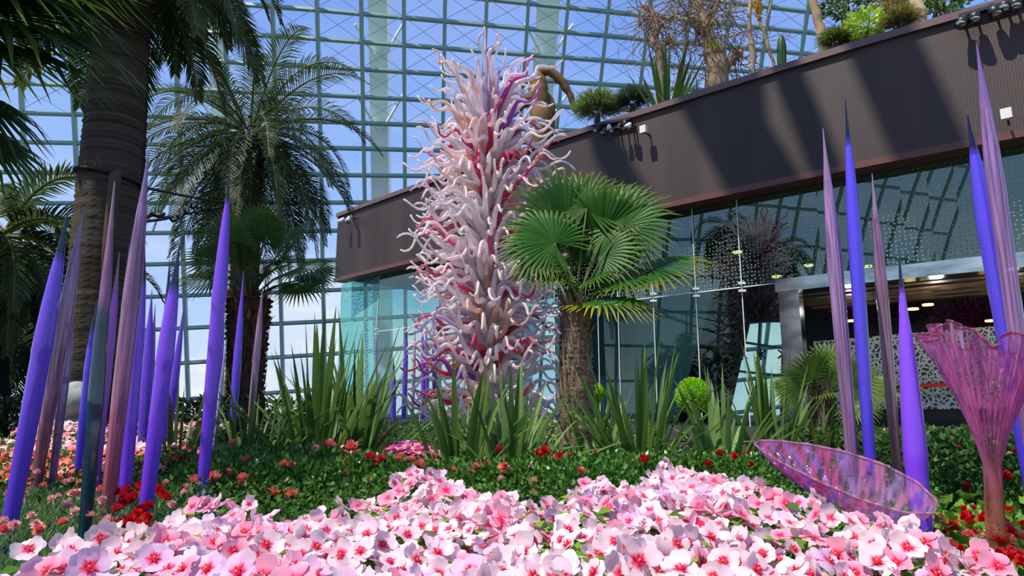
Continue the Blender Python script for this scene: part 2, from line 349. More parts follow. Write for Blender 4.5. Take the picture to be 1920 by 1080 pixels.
fr.build('frame', M['steel'], dome, False); dg.build('bracing', M['cable'], dome, False); pn.build('pane', M['dome_glass'], dome, False)
# side wall of the dome (mirrored in the pavilion glass)
side = thing('window_2', 'side of the curved glass dome', None, (-40, 0, 0), kind='structure')
fr = MB(); pn = MB(); grid = []
for a in range(24):
    row = []
    for b_ in range(12):
        z = b_*2.6; row.append(Vector((-33+0.016*z*z, -34+a*2.15, z)))
    grid.append(row)
for a in range(24):
    for b_ in range(12):
        p = grid[a][b_]
        if a+1 < 24: fr.beam(p, grid[a+1][b_], .2, .2, Vector((1, 0, 0)))
        if b_+1 < 12: fr.beam(p, grid[a][b_+1], .2, .2, Vector((1, 0, 0)))
        if a+1 < 24 and b_+1 < 12: pn.quad([p, grid[a+1][b_], grid[a+1][b_+1], grid[a][b_+1]])
fr.build('frame', M['steel'], side, False); pn.build('pane', M['dome_glass'], side, False)
# pale arched ribs outside the glass
for k, (xa, wd, ylo) in enumerate(((712, 1.25, 900), (1022, 1.5, 900), (412, 1.1, 900))):
    m_ = MB(); st = []
    for q in range(40):
        y = -380+q*(ylo+380)/39
        x = xa+kx(xa)*(y-100)*.9
        st.append(dome_pt(x, y, 2.2))
    for a, b_ in zip(st, st[1:]):
        m_.beam(a, b_+(b_-a)*.02, wd, .9, Vector((0, -1, .3)))
    rb = m_.build('trim_%d' % (k+1), M['rib'], None, False)
    tag(rb, 'pale green steel arch rib outside the glass', kind='structure')
    m_ = MB()
    for sgn in (-1, 1):
        for yy in (60, 190):
            a = dome_pt(xa+kx(xa)*(yy-100), yy+60, 1.9); b_ = dome_pt(xa+sgn*45+kx(xa)*(yy-160), yy-15, .3)
            m_.beam(a, b_, .14, .14)
    m_.build('strut', M['rib'], rb, False)

# ================================================================== PAVILION
# unseen dome rib lengths, added and aimed to cast shadow bands on the fascia
for k, ((xa, ya), (xb, yb), wd, up_) in enumerate((((1335, 170), (1470, 395), .95, 19), ((1120, 230), (1200, 380), .55, 21), ((1470, 120), (1555, 330), .45, 20), ((1650, 60), (1760, 290), .80, 19), ((1395, 140), (1400, 365), .40, 23), ((1300, 170), (1390, 380), .35, 24))):
    pa = at(xa, ya, 11.7-(xa-1300)*.0060); pb = at(xb, yb, 11.7-(xb-1300)*.0060); a_ = pa+SUN*up_; b_ = pb+SUN*up_; dd = (b_-a_)
    m_ = MB(); m_.beam(a_-dd*.6, b_+dd*.35, wd, wd*.8); tag(m_.build('trim_%d' % (k+10), M['rib'], None, False), 'unseen overhead roof rib of the dome added for its shadow on the fascia', kind='structure')
PATH = [(-5.42, 20.03), (-2.41, 17.12), (1.18, 13.93), (3.1, 12.30), (5.35, 10.42), (7.2, 9.02), (9.3, 7.5), (12.6, 5.4)]
def smooth_path(P_, n=6):
    out = []
    for i in range(len(P_)-1):
        p0 = P_[max(i-1, 0)]; p1 = P_[i]; p2 = P_[i+1]; p3 = P_[min(i+2, len(P_)-1)]
        for k in range(n):
            t_ = k/n
            out.append(tuple(.5*((2*p1[d])+(-p0[d]+p2[d])*t_+(2*p0[d]-5*p1[d]+4*p2[d]-p3[d])*t_*t_+(-p0[d]+3*p1[d]-3*p2[d]+p3[d])*t_**3) for d in (0, 1)))
    out.append(P_[-1]); return [Vector((a, b, 0)) for a, b in out]
FP = smooth_path(PATH)
def offs(P_, d):
    out = []
    for i, p in enumerate(P_):
        t_ = (P_[min(i+1, len(P_)-1)]-P_[max(i-1, 0)]).normalized(); n = Vector((-t_.y, t_.x, 0)); 
        if n.y < 0: n = -n
        out.append(p+n*d)
    return out
def path_at_px(P_, px, z=2):
    """first point of plan line P_ at or right of picture column px (used once, to find the panel joints)"""
    for a, b_ in zip(P_, P_[1:]):
        xa = proj((a.x, a.y, z))[0]; xb = proj((b_.x, b_.y, z))[0]
        if xa <= px <= xb:
            t_ = (px-xa)/(xb-xa); return a+(b_-a)*t_
    return P_[-1]
ZB, ZT = 4.50, 6.55
def ribbon(name, A, B, z0, z1, matr, parent=None, uvs=True, loc=None):
    """closed strip between plan lines A (front) and B (back), from z0 to z1"""
    m_ = MB(); m_.uv = []; s = 0; L = len(A); idx = []
    for i in range(L):
        if i: s += (A[i]-A[i-1]).length
        r_ = []
        for (p, z) in ((A[i], z0), (A[i], z1), (B[i], z1), (B[i], z0)):
            r_.append(m_.vert((p.x, p.y, z))); m_.uv.append((s, z))
        idx.append(r_)
    for i in range(L-1):
        for k in range(4): m_.f.append((idx[i][k], idx[i+1][k], idx[i+1][(k+1) % 4], idx[i][(k+1) % 4]))
    m_.f.append(tuple(idx[0])); m_.f.append(tuple(reversed(idx[-1])))
    return m_.build(name, matr, parent, False)
fas = ribbon('wall_right', FP, offs(FP, .22), ZB, ZT-.1, M['fascia']); tag(fas, 'dark brown perforated fascia band of the pavilion', kind='structure')
tag(ribbon('trim_4', offs(FP, -.07), offs(FP, .42), ZT-.1, ZT+.02, M['coping']), 'purplish brown coping along the fascia top', kind='structure')
tag(ribbon('trim_5', offs(FP, -.05), offs(FP, .34), ZB-.09, ZB+.02, M['lip']), 'red brown lip along the fascia bottom', kind='structure')
tag(ribbon('ceiling', offs(FP, .34), offs(FP, 7.5), ZB+.02, ZB+.3, M['roof']), 'soffit slab of the pavilion', kind='structure')
tag(ribbon('trim_6', offs(FP, .42), offs(FP, 7.0), ZB+.35, ZT-.32, M['soil']), 'planting soil of the roof garden', kind='structure')
# floor plate with beige edge
FL = .30
def sub_from(P_, px):
    p0 = path_at_px(P_, px, .3); return [p0]+[p for p in P_ if p.x > p0.x+.01]
STEP = sub_from(FP, 1560)
tag(ribbon('floor_inner', offs(FP, .30), offs(FP, 7.0), .02, FL-.005, M['roof']), 'dark floor plate of the pavilion', kind='structure')
tag(ribbon('trim_7', offs(STEP, -.35), offs(STEP, 1.2), .02, FL, M['beige']), 'beige stone step in front of the pavilion', kind='structure')
GP = offs(FP, .36)
def sub(P_, a, b): return P_[a:b]
def pane_strip(name, P_, z0, z1, matr, parent, s0=0):
    m_ = MB(); m_.uv = []; s = s0; prev = None
    for i, p in enumerate(P_):
        if i: s += (P_[i]-P_[i-1]).length
        a = m_.vert((p.x, p.y, z0)); m_.uv.append((s, z0)); b_ = m_.vert((p.x, p.y, z1)); m_.uv.append((s, z1))
        if prev: m_.f.append((prev[0], a, b_, prev[1]))
        prev = (a, b_)
    return m_.build(name, matr, parent, False)
def between(P_, pa, pb):
    out = [pa]
    for p in P_:
        if p.x > pa.x+.01 and p.x < pb.x-.01: out.append(p)
    return out+[pb]
gl = thing('window_3', 'fritted teal glass front of the pavilion', None, (0, 15, 0), kind='structure')
pC = path_at_px(GP, 705); pD = path_at_px(GP, 1472); pE = GP[-1]
pane_strip('fritted_pane', between(GP, pC, pE), 2.78, ZB, M['frit_glass'], gl)
pane_strip('clear_pane', between(GP, pC, pD), FL, 2.76, M['teal_glass'], gl)
corner = [pC+Vector((-1.6, 2.0, 0)), pC]
pane_strip('corner_pane', corner, FL, ZB, M['frit_corner'], gl)
jm = MB()
for px in (705, 790, 870, 950, 1040, 1122, 1160, 1227, 1308, 1395):
    p = path_at_px(GP, px); jm.beam((p.x, p.y-.02, FL), (p.x, p.y-.02, ZB), .014, .014, Vector((0, 1, 0)))
    for z in (2.70, 2.84): jm.box((p.x-.06, p.y-.07, z-.02), (p.x+.06, p.y-.02, z+.02))
for a, b_ in zip(between(GP, pC, pD), between(GP, pC, pD)[1:]): jm.beam((a.x, a.y-.02, 2.77), (b_.x, b_.y-.02, 2.77), .016, .016)
jm.build('joint', M['rib'], gl, False)
# entrance portal: mirrored post and header
door = thing('door_1', 'entrance portal with mirrored steel post and header', None, (8, 11, 0), kind='structure')
m_ = MB(); q = path_at_px(GP, 1484); q2 = path_at_px(GP, 1466); 
m_.beam(Vector((q.x, q.y-.06, FL)), Vector((q.x, q.y-.06, 2.78)), .34, .22, Vector((.66, .75, 0)))
m_.build('post', M['mirror'], door, False)
hp = between(GP, q2, pE)
ribbon('header', offs(hp, -.2), offs(hp, .15), 2.58, 2.80, M['mirror'], door)
sl = MB()
for k in range(5):
    pp = offs(hp, .35+k*.42)
    for a, b_ in zip(pp, pp[1:]): sl.beam((a.x, a.y, 2.60-k*.01), (b_.x, b_.y, 2.60-k*.01), .24, .06)
sl.build('slat', M['wood'], door, False)
for k, (x, y, D) in enumerate(((1600, 575, 11.6), (1760, 560, 10.6), (1900, 545, 9.9))):
    ld = bpy.data.lights.new('ceiling_lamp', 'POINT'); ld.energy = 9; ld.color = (1, .93, .86); ld.shadow_soft_size = .1; lo = bpy.data.objects.new('ceiling_lamp', ld); COL.objects.link(lo); lo.location = at(x, y, D)
# interior walls
n_in = Vector((.66, .75, 0)).normalized()
BP = Vector(GP[18])+n_in*4.2
def wallpoly(name, pts, matr, d=0.0, label='', thick=.1, uvs=False):
    m_ = MB(); m_.uv = []
    P3 = [onplane(x, y, BP-n_in*d, n_in) for x, y in pts]; o = P3[0]; tv = Vector((n_in.y, -n_in.x, 0))
    for lay in (0, 1):
        for p in P3: m_.vert(p+n_in*thick*lay); m_.uv.append(((p-o).dot(tv), p.z))
    n = len(pts); m_.f.append(tuple(range(n))); m_.f.append(tuple(reversed(range(n, 2*n))))
    for k in range(n): m_.f.append((k, n+k, n+(k+1) % n, (k+1) % n))
    return tag(m_.build(name, matr, None, False), label, kind='structure')
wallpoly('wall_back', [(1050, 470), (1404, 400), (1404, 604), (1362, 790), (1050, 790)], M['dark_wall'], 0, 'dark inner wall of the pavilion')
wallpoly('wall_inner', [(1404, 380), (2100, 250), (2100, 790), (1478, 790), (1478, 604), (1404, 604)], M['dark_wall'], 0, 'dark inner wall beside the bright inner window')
wallpoly('wall_side', [(1040, 560), (1340, 530), (1262, 790), (1040, 790)], M['grey_wall'], 1.2, 'grey green inner partition of the pavilion')
wallpoly('wall_end', [(1100, 590), (1172, 590), (1172, 700), (1100, 700)], mat('dark_blue_panel', (.02, .035, .06), .3), 1.5, 'dark blue inner window panel')
iw = thing('window_4', 'bright inner window with grey bars', None, (0, 18, 0), kind='structure')
m_ = MB()
for a, b_ in (((1396, 642), (1480, 655)), ((1384, 696), (1480, 706)), ((1426, 604), (1416, 780)), ((1470, 604), (1466, 780))):
    m_.beam(onplane(*a, BP+n_in*.3, n_in), onplane(*b_, BP+n_in*.3, n_in), .09, .06)
m_.build('frame', M['steel'], iw, False)
for cx_ in (1392, 1427, 1468):
    m_ = MB()
    for (dx, dy) in ((9, 8), (9, -8), (0, 11)):
        m_.beam(onplane(cx_-dx, 664-dy, BP+n_in*.25, n_in), onplane(cx_+dx, 664+dy, BP+n_in*.25, n_in), .045, .03)
    m_.build('fitting', M['black'], iw, False)
# floral wall behind the entrance
fw = MB(); fw.uv = []
A = at(1535, 768, 13.2); B = at(1990, 768, 10.6)
za, zb = at(1535, 640, 13.2).z, at(1990, 603, 10.6).z
Lw = (B-A).length
for (p, z, s_) in ((A, .60, 0), (B, .60, Lw), (B, zb, Lw), (A, za, 0)):
    fw.vert((p.x, p.y, z)); fw.uv.append((s_, z))
for (p, z, s_) in ((A, .60, 0), (B, .60, Lw), (B, zb, Lw), (A, za, 0)):
    fw.vert((p.x+.06, p.y+.08, z)); fw.uv.append((s_, z))
fw.f = [(0, 1, 2, 3), (7, 6, 5, 4), (0, 4, 5, 1), (1, 5, 6, 2), (2, 6, 7, 3), (3, 7, 4, 0)]
wl = thing('reception_counter', 'reception counter faced with white floral lace on dark panel inside the entrance', 'counter', A)
fw.build('lace_front', M['lace'], wl, False)
m_ = MB(); m_.beam(A+Vector((.1, .25, -A.z+.45)), B+Vector((.1, .25, -B.z+.45)), .4, .32); m_.build('plinth', M['black'], wl, False)
m_ = MB(); a = at(1680, 725, 12.2); b_ = at(1790, 721, 11.6)
m_.beam(a+Vector((-.05, -.15, 0)), b_+Vector((-.05, -.15, 0)), .02, .06); tag(m_.build('barrier_tape', M['red'], None, False), 'red tape strung before the floral counter front', 'tape')
# downlights inside
for k, (x, y) in enumerate(((1383, 474), (1516, 499), (1456, 520), (1626, 501), (1595, 603), (1712, 581), (1740, 573), (1858, 603), (1890, 587))):
    p = at(x, y, 12.6 if x < 1700 else 11.5)
    m_ = MB(); m_.tube([p+Vector((0, 0, .03)), p], [.09, .09], 10)
    tag(m_.build('downlight', M['lamp'], None), 'small warm round ceiling downlight glowing inside the pavilion', 'light', 'warm downlights behind the pavilion glass')

# ================================================================== PLANTS: builders
UP = Vector((0, 0, 1))
def frond_mesh(base, az, elev, L, droop, r, n=46, lw=.013, ll=.42, c1=(.05, .10, .02), c2=(.10, .17, .04), rc=(.16, .17, .06), twist=0):
    """pinnate palm frond: arched rachis with two ranks of leaflets"""
    m_ = MB(); d0 = Vector((math.cos(az)*math.cos(elev), math.sin(az)*math.cos(elev), math.sin(elev)))
    pts = []; p = Vector(base); d = d0.copy(); seg = L/16
    for k in range(17):
        pts.append(p.copy()); d = (d+Vector((0, 0, -droop*(.35+k/16)*.11))).normalized(); p = p+d*seg
    m_.tube(pts, [.020*(1-k/17)+.004 for k in range(17)], 5, [rc]*17, cap=False)
    sd_ = d0.cross(UP)
    if sd_.length < .05: sd_ = Vector((math.cos(az+PI/2), math.sin(az+PI/2), 0))
    sd_.normalize(); up0 = sd_.cross(d0).normalized(); sd_ = (sd_*math.cos(twist)+up0*math.sin(twist))
    for k in range(n):
        u = .10+.89*k/(n-1); f = u*16; i = min(int(f), 15); q = pts[i].lerp(pts[i+1], f-i); t = (pts[i+1]-pts[i]).normalized()
        s_ = (sd_-t*sd_.dot(t)).normalized(); nn = s_.cross(t)
        l_ = ll*(math.sin(min(1, (u+.10)*1.05)*PI*.92)**.55)*(1 if u < .75 else 1.15-.6*(u-.75)/.25)
        for sg in (-1, 1):
            dd = (s_*sg*(.82+r.uniform(-.1, .1))+t*(.50+.5*u)+nn*(.28+r.uniform(-.12, .12))).normalized()
            c = mixc(c1, c2, r.random()); 
            e1 = q+dd*l_*.5; e2 = e1+(dd+Vector((0, 0, -.35-r.random()*.35))).normalized()*l_*.5
            m_.blade([q, e1, e2], [lw*.6, lw, lw*.12], t, [mixc(c, rc, .4), c, mixc(c, (.22, .22, .10), .25)], .25)
    return m_
def fan_mesh(tip, d, nrm, Rr, r, nseg=38, span=2.6, c1=(.035, .10, .012), c2=(.07, .17, .02), ct=(.20, .22, .04), split=.55, droop=.25):
    """palmate leaf: pleated segments radiating from the petiole tip"""
    m_ = MB(); d = d.normalized(); nrm = (nrm-d*nrm.dot(d)).normalized(); s_ = nrm.cross(d)
    da = 2*span/nseg
    for k in range(nseg):
        a = -span+da*(k+.5); Lk = Rr*(1-.30*(abs(a)/span)**2)*(1+r.uniform(-.05, .05))
        dr = d*math.cos(a)+s_*math.sin(a); tv = s_*math.cos(a)-d*math.sin(a)
        cc = mixc(c1, c2, r.random()); pts = []; ws = []; cs = []
        for j, f in enumerate((.02, .3, split, .78, 1.0)):
            dz = -droop*max(0, f-.5)**1.6*Rr*1.6*(1+r.uniform(-.3, .3)); p = Vector(tip)+dr*Lk*f+nrm*(.14*Rr*math.sin(f*2.2)*math.cos(a))+UP*dz
            pts.append(p); ws.append(Lk*f*math.sin(da/2)*1.05 if f <= split else Lk*split*math.sin(da/2)*(1.0-(f-split)/(1-split))+.001)
            cs.append(mixc(cc, ct, max(0, (f-.55)/.45)**1.5))
        m_.blade(pts, ws, tv, cs, .35)
    return m_
def trunk_mesh(pts, rads, c1, c2, r, rings=40, n=18, ridge=.06, fib=0):
    """palm bole: a tapering, ringed (or fibrous) trunk through pts"""
    m_ = MB(); P_ = []; RR = []; CC = []
    for k in range(rings*2+1):
        u = k/(rings*2); f = u*(len(pts)-1); i = min(int(f), len(pts)-2); p = Vector(pts[i]).lerp(Vector(pts[i+1]), f-i)
        rr = rads[i]*(1-(f-i))+rads[i+1]*(f-i); P_.append(p)
        ph = r.uniform(0, 6)
        base_r = rr*(1+(ridge if k % 2 else -ridge)*.5)
        if fib: RR.append(lambda a, b=base_r, k=k: b*(1+fib*noise.noise(Vector((math.cos(a)*5, math.sin(a)*5, k*.18)))))
        else: RR.append(lambda a, b=base_r, k=k: b*(1+.04*noise.noise(Vector((math.cos(a)*2, math.sin(a)*2, k*.5)))))
        CC.append(mixc(c1, c2, r.random()*.6 if k % 2 else .4+r.random()*.6))
    m_.tube(P_, RR, n, CC); return m_
def strap_leaf(base, az, elev, L, w, r, bend=.9, c1=(.03, .07, .012), c2=(.10, .19, .04)):
    m_ = MB(); d = Vector((math.cos(az)*math.cos(elev), math.sin(az)*math.cos(elev), math.sin(elev))); p = Vector(base); pts = []; sg = L/9
    for k in range(10):
        pts.append(p.copy()); d = (d+Vector((math.cos(az)*.10*bend*k/9, math.sin(az)*.10*bend*k/9, -bend*.16*(k/9)**1.3))).normalized(); p = p+d*sg
    ws = [w*x for x in (.62, .8, .92, 1, 1, .94, .82, .62, .36, .03)]
    c = mixc(c1, c2, r.random()); tw = Vector((-math.sin(az), math.cos(az), 0))+rv(r)*.35
    m_.blade(pts, ws, tw, [mixc(c, (.14, .18, .05), .35*(k/9)) for k in range(10)], .30); return m_
def foliage(m_, n, cen, rad, L, w, c1, c2, r, shell=.55, flat=0.3, half=True):
    for _ in range(n):
        v = rv(r)
        if half and v.z < -.25: v.z = -v.z
        q = shell+(1-shell)*r.random()**.5
        p = Vector((cen[0]+v.x*rad[0]*q, cen[1]+v.y*rad[1]*q, cen[2]+v.z*rad[2]*q))
        d = (v+rv(r)*.8+UP*flat).normalized(); s_ = d.cross(rv(r)); s_ = s_.normalized() if s_.length > 1e-3 else Vector((1, 0, 0))
        m_.leaf(p, d, s_, L*r.uniform(.7, 1.2), w*r.uniform(.7, 1.2), mixc(c1, c2, r.random()))
def date_palm(name, label, base, top, rt, nf, L, seed, c1, c2, ll=.42, elo=-.6, ehi=1.35, azr=(0, 2*PI), tc=((.05, .035, .025), (.13, .095, .065)), n=46, droop=1.0, ringed=46):
    r = random.Random(seed); t = thing(name, label, 'palm tree', (base[0], base[1], 0))
    mid = Vector(base).lerp(Vector(top), .5)
    trunk_mesh([base, mid, top], rt, tc[0], tc[1], r, rings=ringed).build('trunk', M['bark'], t)
    for k in range(nf):
        az = azr[0]+(azr[1]-azr[0])*((k*.618) % 1)+r.uniform(-.1, .1); u = k/nf; el = ehi+(elo-ehi)*u**.8
        fm = frond_mesh(Vector(top)+Vector((math.cos(az), math.sin(az), 0))*rt[-1]*.6+UP*(.25*(1-u)), az, el, L*r.uniform(.85, 1.1), droop*(1.25-.35*u)*r.uniform(.8, 1.25), r, n, ll=ll, c1=c1, c2=c2, twist=r.uniform(-.5, .5))
        fm.build('frond', M['leaf'], t)
    return t, r
def fan_palm(name, label, base, top, rt, leaves, seed, Rr, c1, c2, ct=(.20, .22, .04), tc=((.07, .045, .03), (.22, .15, .10)), fib=.25, droop=.25, pl=.5, skirt=14):
    r = random.Random(seed); t = thing(name, label, 'palm tree', (base[0], base[1], 0)); top = Vector(top)
    trunk_mesh([base, Vector(base).lerp(top, .5)+Vector((r.uniform(-.03, .03), 0, 0)), top], rt, tc[0], tc[1], r, rings=30, n=26, ridge=.16, fib=fib).build('trunk', M['bark'], t)
    fb = MB()   # shaggy bark fibres
    for k in range(int(skirt*14)):
        u = r.random(); a = r.uniform(0, 2*PI); q = Vector(base).lerp(top, u); rr = rt[0]*(1-u)+rt[-1]*u; e_ = Vector((math.cos(a), math.sin(a), 0)); b_ = q+e_*rr*.96; c_ = mixc(tc[0], tc[1], r.random()**.7)
        fb.blade([b_, b_+UP*.10+e_*.018+rv(r)*.006, b_+UP*.20+e_*(.022+.02*r.random())], [.014, .010, .002], Vector((-math.sin(a), math.cos(a), 0)), [mixc(c_, (0, 0, 0), .5), c_, mixc(c_, (.4, .28, .18), .3)], .3)
    if skirt: fb.build('bark_fibre', M['bark'], t)['kind'] = 'stuff'
    for k in range(skirt):   # old leaf bases round the trunk head
        a = k*2.4; m_ = MB(); b_ = top+Vector((math.cos(a), math.sin(a), 0))*rt[-1]*.8-UP*r.uniform(0, .5)*(top.z-base[2])*.5
        m_.blade([b_, b_+Vector((math.cos(a)*.05, math.sin(a)*.05, .12)), b_+Vector((math.cos(a)*.13, math.sin(a)*.13, .2))], [.035, .022, .008], Vector((-math.sin(a), math.cos(a), 0)), mixc(tc[1], (.35, .2, .08), r.random()), .2)
        m_.build('leaf_base', M['bark'], t)
    for lf in leaves:
        hub, d, nrm = Vector(lf[0]), Vector(lf[1]), Vector(lf[2]); q = lf[3] if len(lf) > 3 else 1; cc = lf[4] if len(lf) > 4 else None
        fan = fan_mesh(hub, d, nrm, Rr*q, r, c1=c1, c2=c2, ct=cc or ct, droop=droop)
        fo = fan.build('fan_leaf', M['leaf'], t)
        pm = MB(); s0 = top-UP*.02; mid = s0.lerp(hub, .5)+UP*.06
        pm.tube([s0, mid, hub], [.016, .012, .009], 6, [(.13, .15, .05)]*3); pm.build('petiole', M['leaf'], fo, loc=(0, 0, 0))
    return t
def shift_children(o): pass

# ================================================================== BIG PALMS
# big dark ringed trunk at the left, crown above the picture
b0 = at(172, 765, 6.3); b0.z = 0; t0 = at(240, -75, 6.3)
date_palm('date_palm', 'huge dark ringed palm trunk rising out of view beside the glass spears', b0, t0, [.30, .275, .235], 34, 1.75, 11, (.02, .045, .010), (.07, .10, .03), ll=.42, elo=-.55, ehi=1.1, tc=((.022, .018, .013), (.10, .08, .055)), n=50, droop=1.35, ringed=95)
# second trunk just behind it
b1 = at(214, 765, 7.4); b1.z = 0; t1 = at(262, -110, 7.4)
date_palm('date_palm', 'slimmer black palm trunk standing close behind the huge ringed trunk', b1, t1, [.22, .20, .16], 22, 1.7, 12, (.02, .05, .015), (.05, .09, .03), ll=.4, elo=-1.1, ehi=.7, tc=((.018, .014, .012), (.05, .04, .03)), n=40, droop=1.7, ringed=70)
# sawn limb
m_ = MB(); m_.tube([at(196, 560, 5.9), at(204, 450, 5.9), at(212, 370, 5.9), at(216, 330, 5.9), at(224, 322, 5.95)], [.045, .05, .052, .05, .03], 10, [(.10, .065, .04)]*5)
tag(m_.build('sawn_stem', M['bark'], None), 'brown sawn off stem leaning against the huge ringed palm trunk', 'stem')
# date palm in the middle distance
bm = at(452, 770, 12.0); bm.z = 0; tm = at(468, 262, 12.0)
date_palm('date_palm', 'date palm with long feathery arching fronds before the glass wall', bm, tm, [.28, .25, .27], 62, 2.75, 13, (.010, .030, .010), (.045, .085, .03), ll=.46, elo=-1.2, ehi=1.25, tc=((.07, .04, .025), (.20, .12, .075)), n=50, droop=1.15, ringed=60)
# palm at the very left edge
be = at(2, 765, 6.9); be.z = 0; te = at(-10, 470, 6.9)
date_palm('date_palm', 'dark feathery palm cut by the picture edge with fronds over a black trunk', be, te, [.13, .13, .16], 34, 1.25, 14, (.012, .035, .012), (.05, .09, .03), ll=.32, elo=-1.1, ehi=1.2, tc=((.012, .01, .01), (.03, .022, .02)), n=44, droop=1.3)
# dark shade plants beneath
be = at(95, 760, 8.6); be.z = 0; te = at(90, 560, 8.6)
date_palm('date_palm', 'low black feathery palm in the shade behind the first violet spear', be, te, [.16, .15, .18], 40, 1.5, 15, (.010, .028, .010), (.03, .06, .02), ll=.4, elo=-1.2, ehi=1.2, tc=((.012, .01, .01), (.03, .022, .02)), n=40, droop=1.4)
# fan palm hanging in at the top left corner
bt = at(-190, 760, 3.6); bt.z = 0; tt = at(-150, 40, 3.6); r = random.Random(3)
lv = []
for (x, y, dx, dz, q) in ((-60, 20, 1, -.10, 1.0), (-20, 60, 1, -.25, .95), (-75, 95, 1, -.35, .95), (-90, -60, 1, .10, 1.1), (-10, -30, 1, -.05, .9), (-60, 250, .8, -.9, .55), (-100, 170, .8, -.7, .7)):
    lv.append((at(x, y, 3.5+r.uniform(-.3, .3)), (dx, r.uniform(-.3, .3), dz), (0.1, -.35, 1), q))
fan_palm('fan_palm', 'dark fan palm leaves hanging into the top corner', bt, tt, [.12, .12, .12], lv, 3, .88, (.010, .035, .006), (.02, .06, .008), ct=(.10, .15, .02), tc=((.02, .015, .01), (.05, .04, .03)), droop=.5)
# small fan palm before the date palm
b2 = at(462, 770, 7.6); b2.z = 0; t2 = at(466, 560, 7.6); r = random.Random(5); lv = []
Yp = 7.6
for (x, y, dx, dy, dz, q) in ((500, 440, .25, -.2, 1, .8), (540, 455, .7, 0, .55, .85), (565, 500, 1, 0, -.05, .95), (560, 530, 1, -.2, -.45, .8), (430, 450, -.5, -.2, .9, .8), (408, 490, -1, 0, .35, .85), (395, 525, -1, .1, -.05, .9), (470, 490, .0, -1, .45, .8), (500, 510, .35, -.8, -.4, .75), (440, 520, -.3, -.8, -.35, .7), (480, 430, 0, .3, 1, .85), (520, 500, .6, -.7, .1, .8), (455, 470, -.2, -.6, .7, .85), (590, 520, 1, -.1, .05, .7)):
    lv.append((at(x, y, Yp+r.uniform(-.25, .25)), (dx, dy, dz), (r.uniform(-.3, .3), -.7+r.uniform(-.3, .3), .8), q))
fan_palm('fan_palm', 'fan palm with ragged brown trunk and spiky green fans below the date palm', b2, t2, [.17, .19, .23], lv, 5, .52, (.03, .075, .012), (.06, .13, .02), ct=(.16, .19, .05), tc=((.025, .014, .01), (.12, .06, .035)), fib=.3, skirt=26)
# fan palm right of the tower
b3 = at(1080, 770, 7.2); b3.z = 0; t3 = at(1079, 575, 7.2); r = random.Random(6); lv = []
for (x, y, dx, dy, dz, nx, ny, nz_, q, cc) in (
    (1130, 440, .15, -.1, 1, -.25, -1, .15, .86, None), (1062, 425, -.25, .1, 1, .15, -1, .2, 1.0, None), (1170, 425, .6, .1, .8, -.3, -.9, .25, .75, None),
    (1040, 455, -.9, .2, .45, .1, -.9, .4, .75, None), (1062, 515, -.3, -.5, .1, -.1, -.9, .4, .50, None), (1120, 480, .5, .0, .5, -.3, -.8, .5, .7, None),
    (1225, 505, 1, .1, .16, .1, -.4, 1, .80, (.45, .33, .03)), (1170, 520, 1, -.1, -.05, .1, -.4, 1, .85, (.22, .22, .03)), (1125, 562, .85, -.3, -.30, .1, -.35, 1, .80, (.75, .55, .03)),
    (1110, 520, .5, -.6, -.1, .0, -.7, .7, .5, None), (1010, 470, -1, .2, .15, 0, -.8, .6, .6, None), (1155, 395, .6, .4, .9, -.5, -.8, .2, .62, None), (1100, 390, .0, .5, 1, -.1, -1, .1, .74, None), (1030, 505, -1, 0, -.25, 0, -.6, .8, .55, None)):
    lv.append((at(x, y, 7.2+r.uniform(-.2, .25)), (dx, dy, dz), (nx, ny, nz_), q, cc))
fan_palm('fan_palm', 'fan palm with shaggy brown trunk standing beside the white glass tower', b3, t3, [.17, .165, .15], lv, 6, .86, (.015, .075, .004), (.035, .135, .006), ct=(.16, .20, .03), tc=((.10, .06, .035), (.34, .24, .17)), fib=.30, skirt=30)
# low fan palm before the entrance
b4 = at(1540, 800, 6.0); b4.z = 0; t4 = at(1540, 730, 6.0); r = random.Random(8); lv = []
for (x, y, dx, dy, dz, q) in ((1522, 712, -.1, -.2, 1, .95), (1590, 715, .4, 0, .9, .85), (1500, 725, -.7, -.1, .6, .75), (1555, 700, .1, .3, 1, .9), (1620, 735, .9, -.2, .3, .65), (1545, 740, .1, -.8, -.1, .6), (1480, 735, -.9, 0, .2, .6), (1600, 760, .7, -.5, -.4, .6)):
    lv.append((at(x, y, 6.0+r.uniform(-.2, .2)), (dx, dy, dz), (r.uniform(-.2, .2), -.8, .6), q))
fan_palm('fan_palm', 'low fan palm with pleated green fans in front of the entrance post', b4, t4, [.1, .1, .1], lv, 8, .38, (.04, .085, .01), (.10, .17, .02), ct=(.22, .26, .05), skirt=6)
# brown cycad-like fronds beside it
r = random.Random(9); t = thing('cycad', 'small yellowish brown leaved cycad behind the thin mauve spears', 'plant', at(1655, 800, 6.3))
for k in range(14):
    a = k*.7; frond_mesh(at(1652, 740, 6.3), a, .2+.9*r.random(), .42, 1.3, r, 16, lw=.01, ll=.10, c1=(.10, .09, .02), c2=(.22, .20, .05)).build('frond', M['leaf'], t)

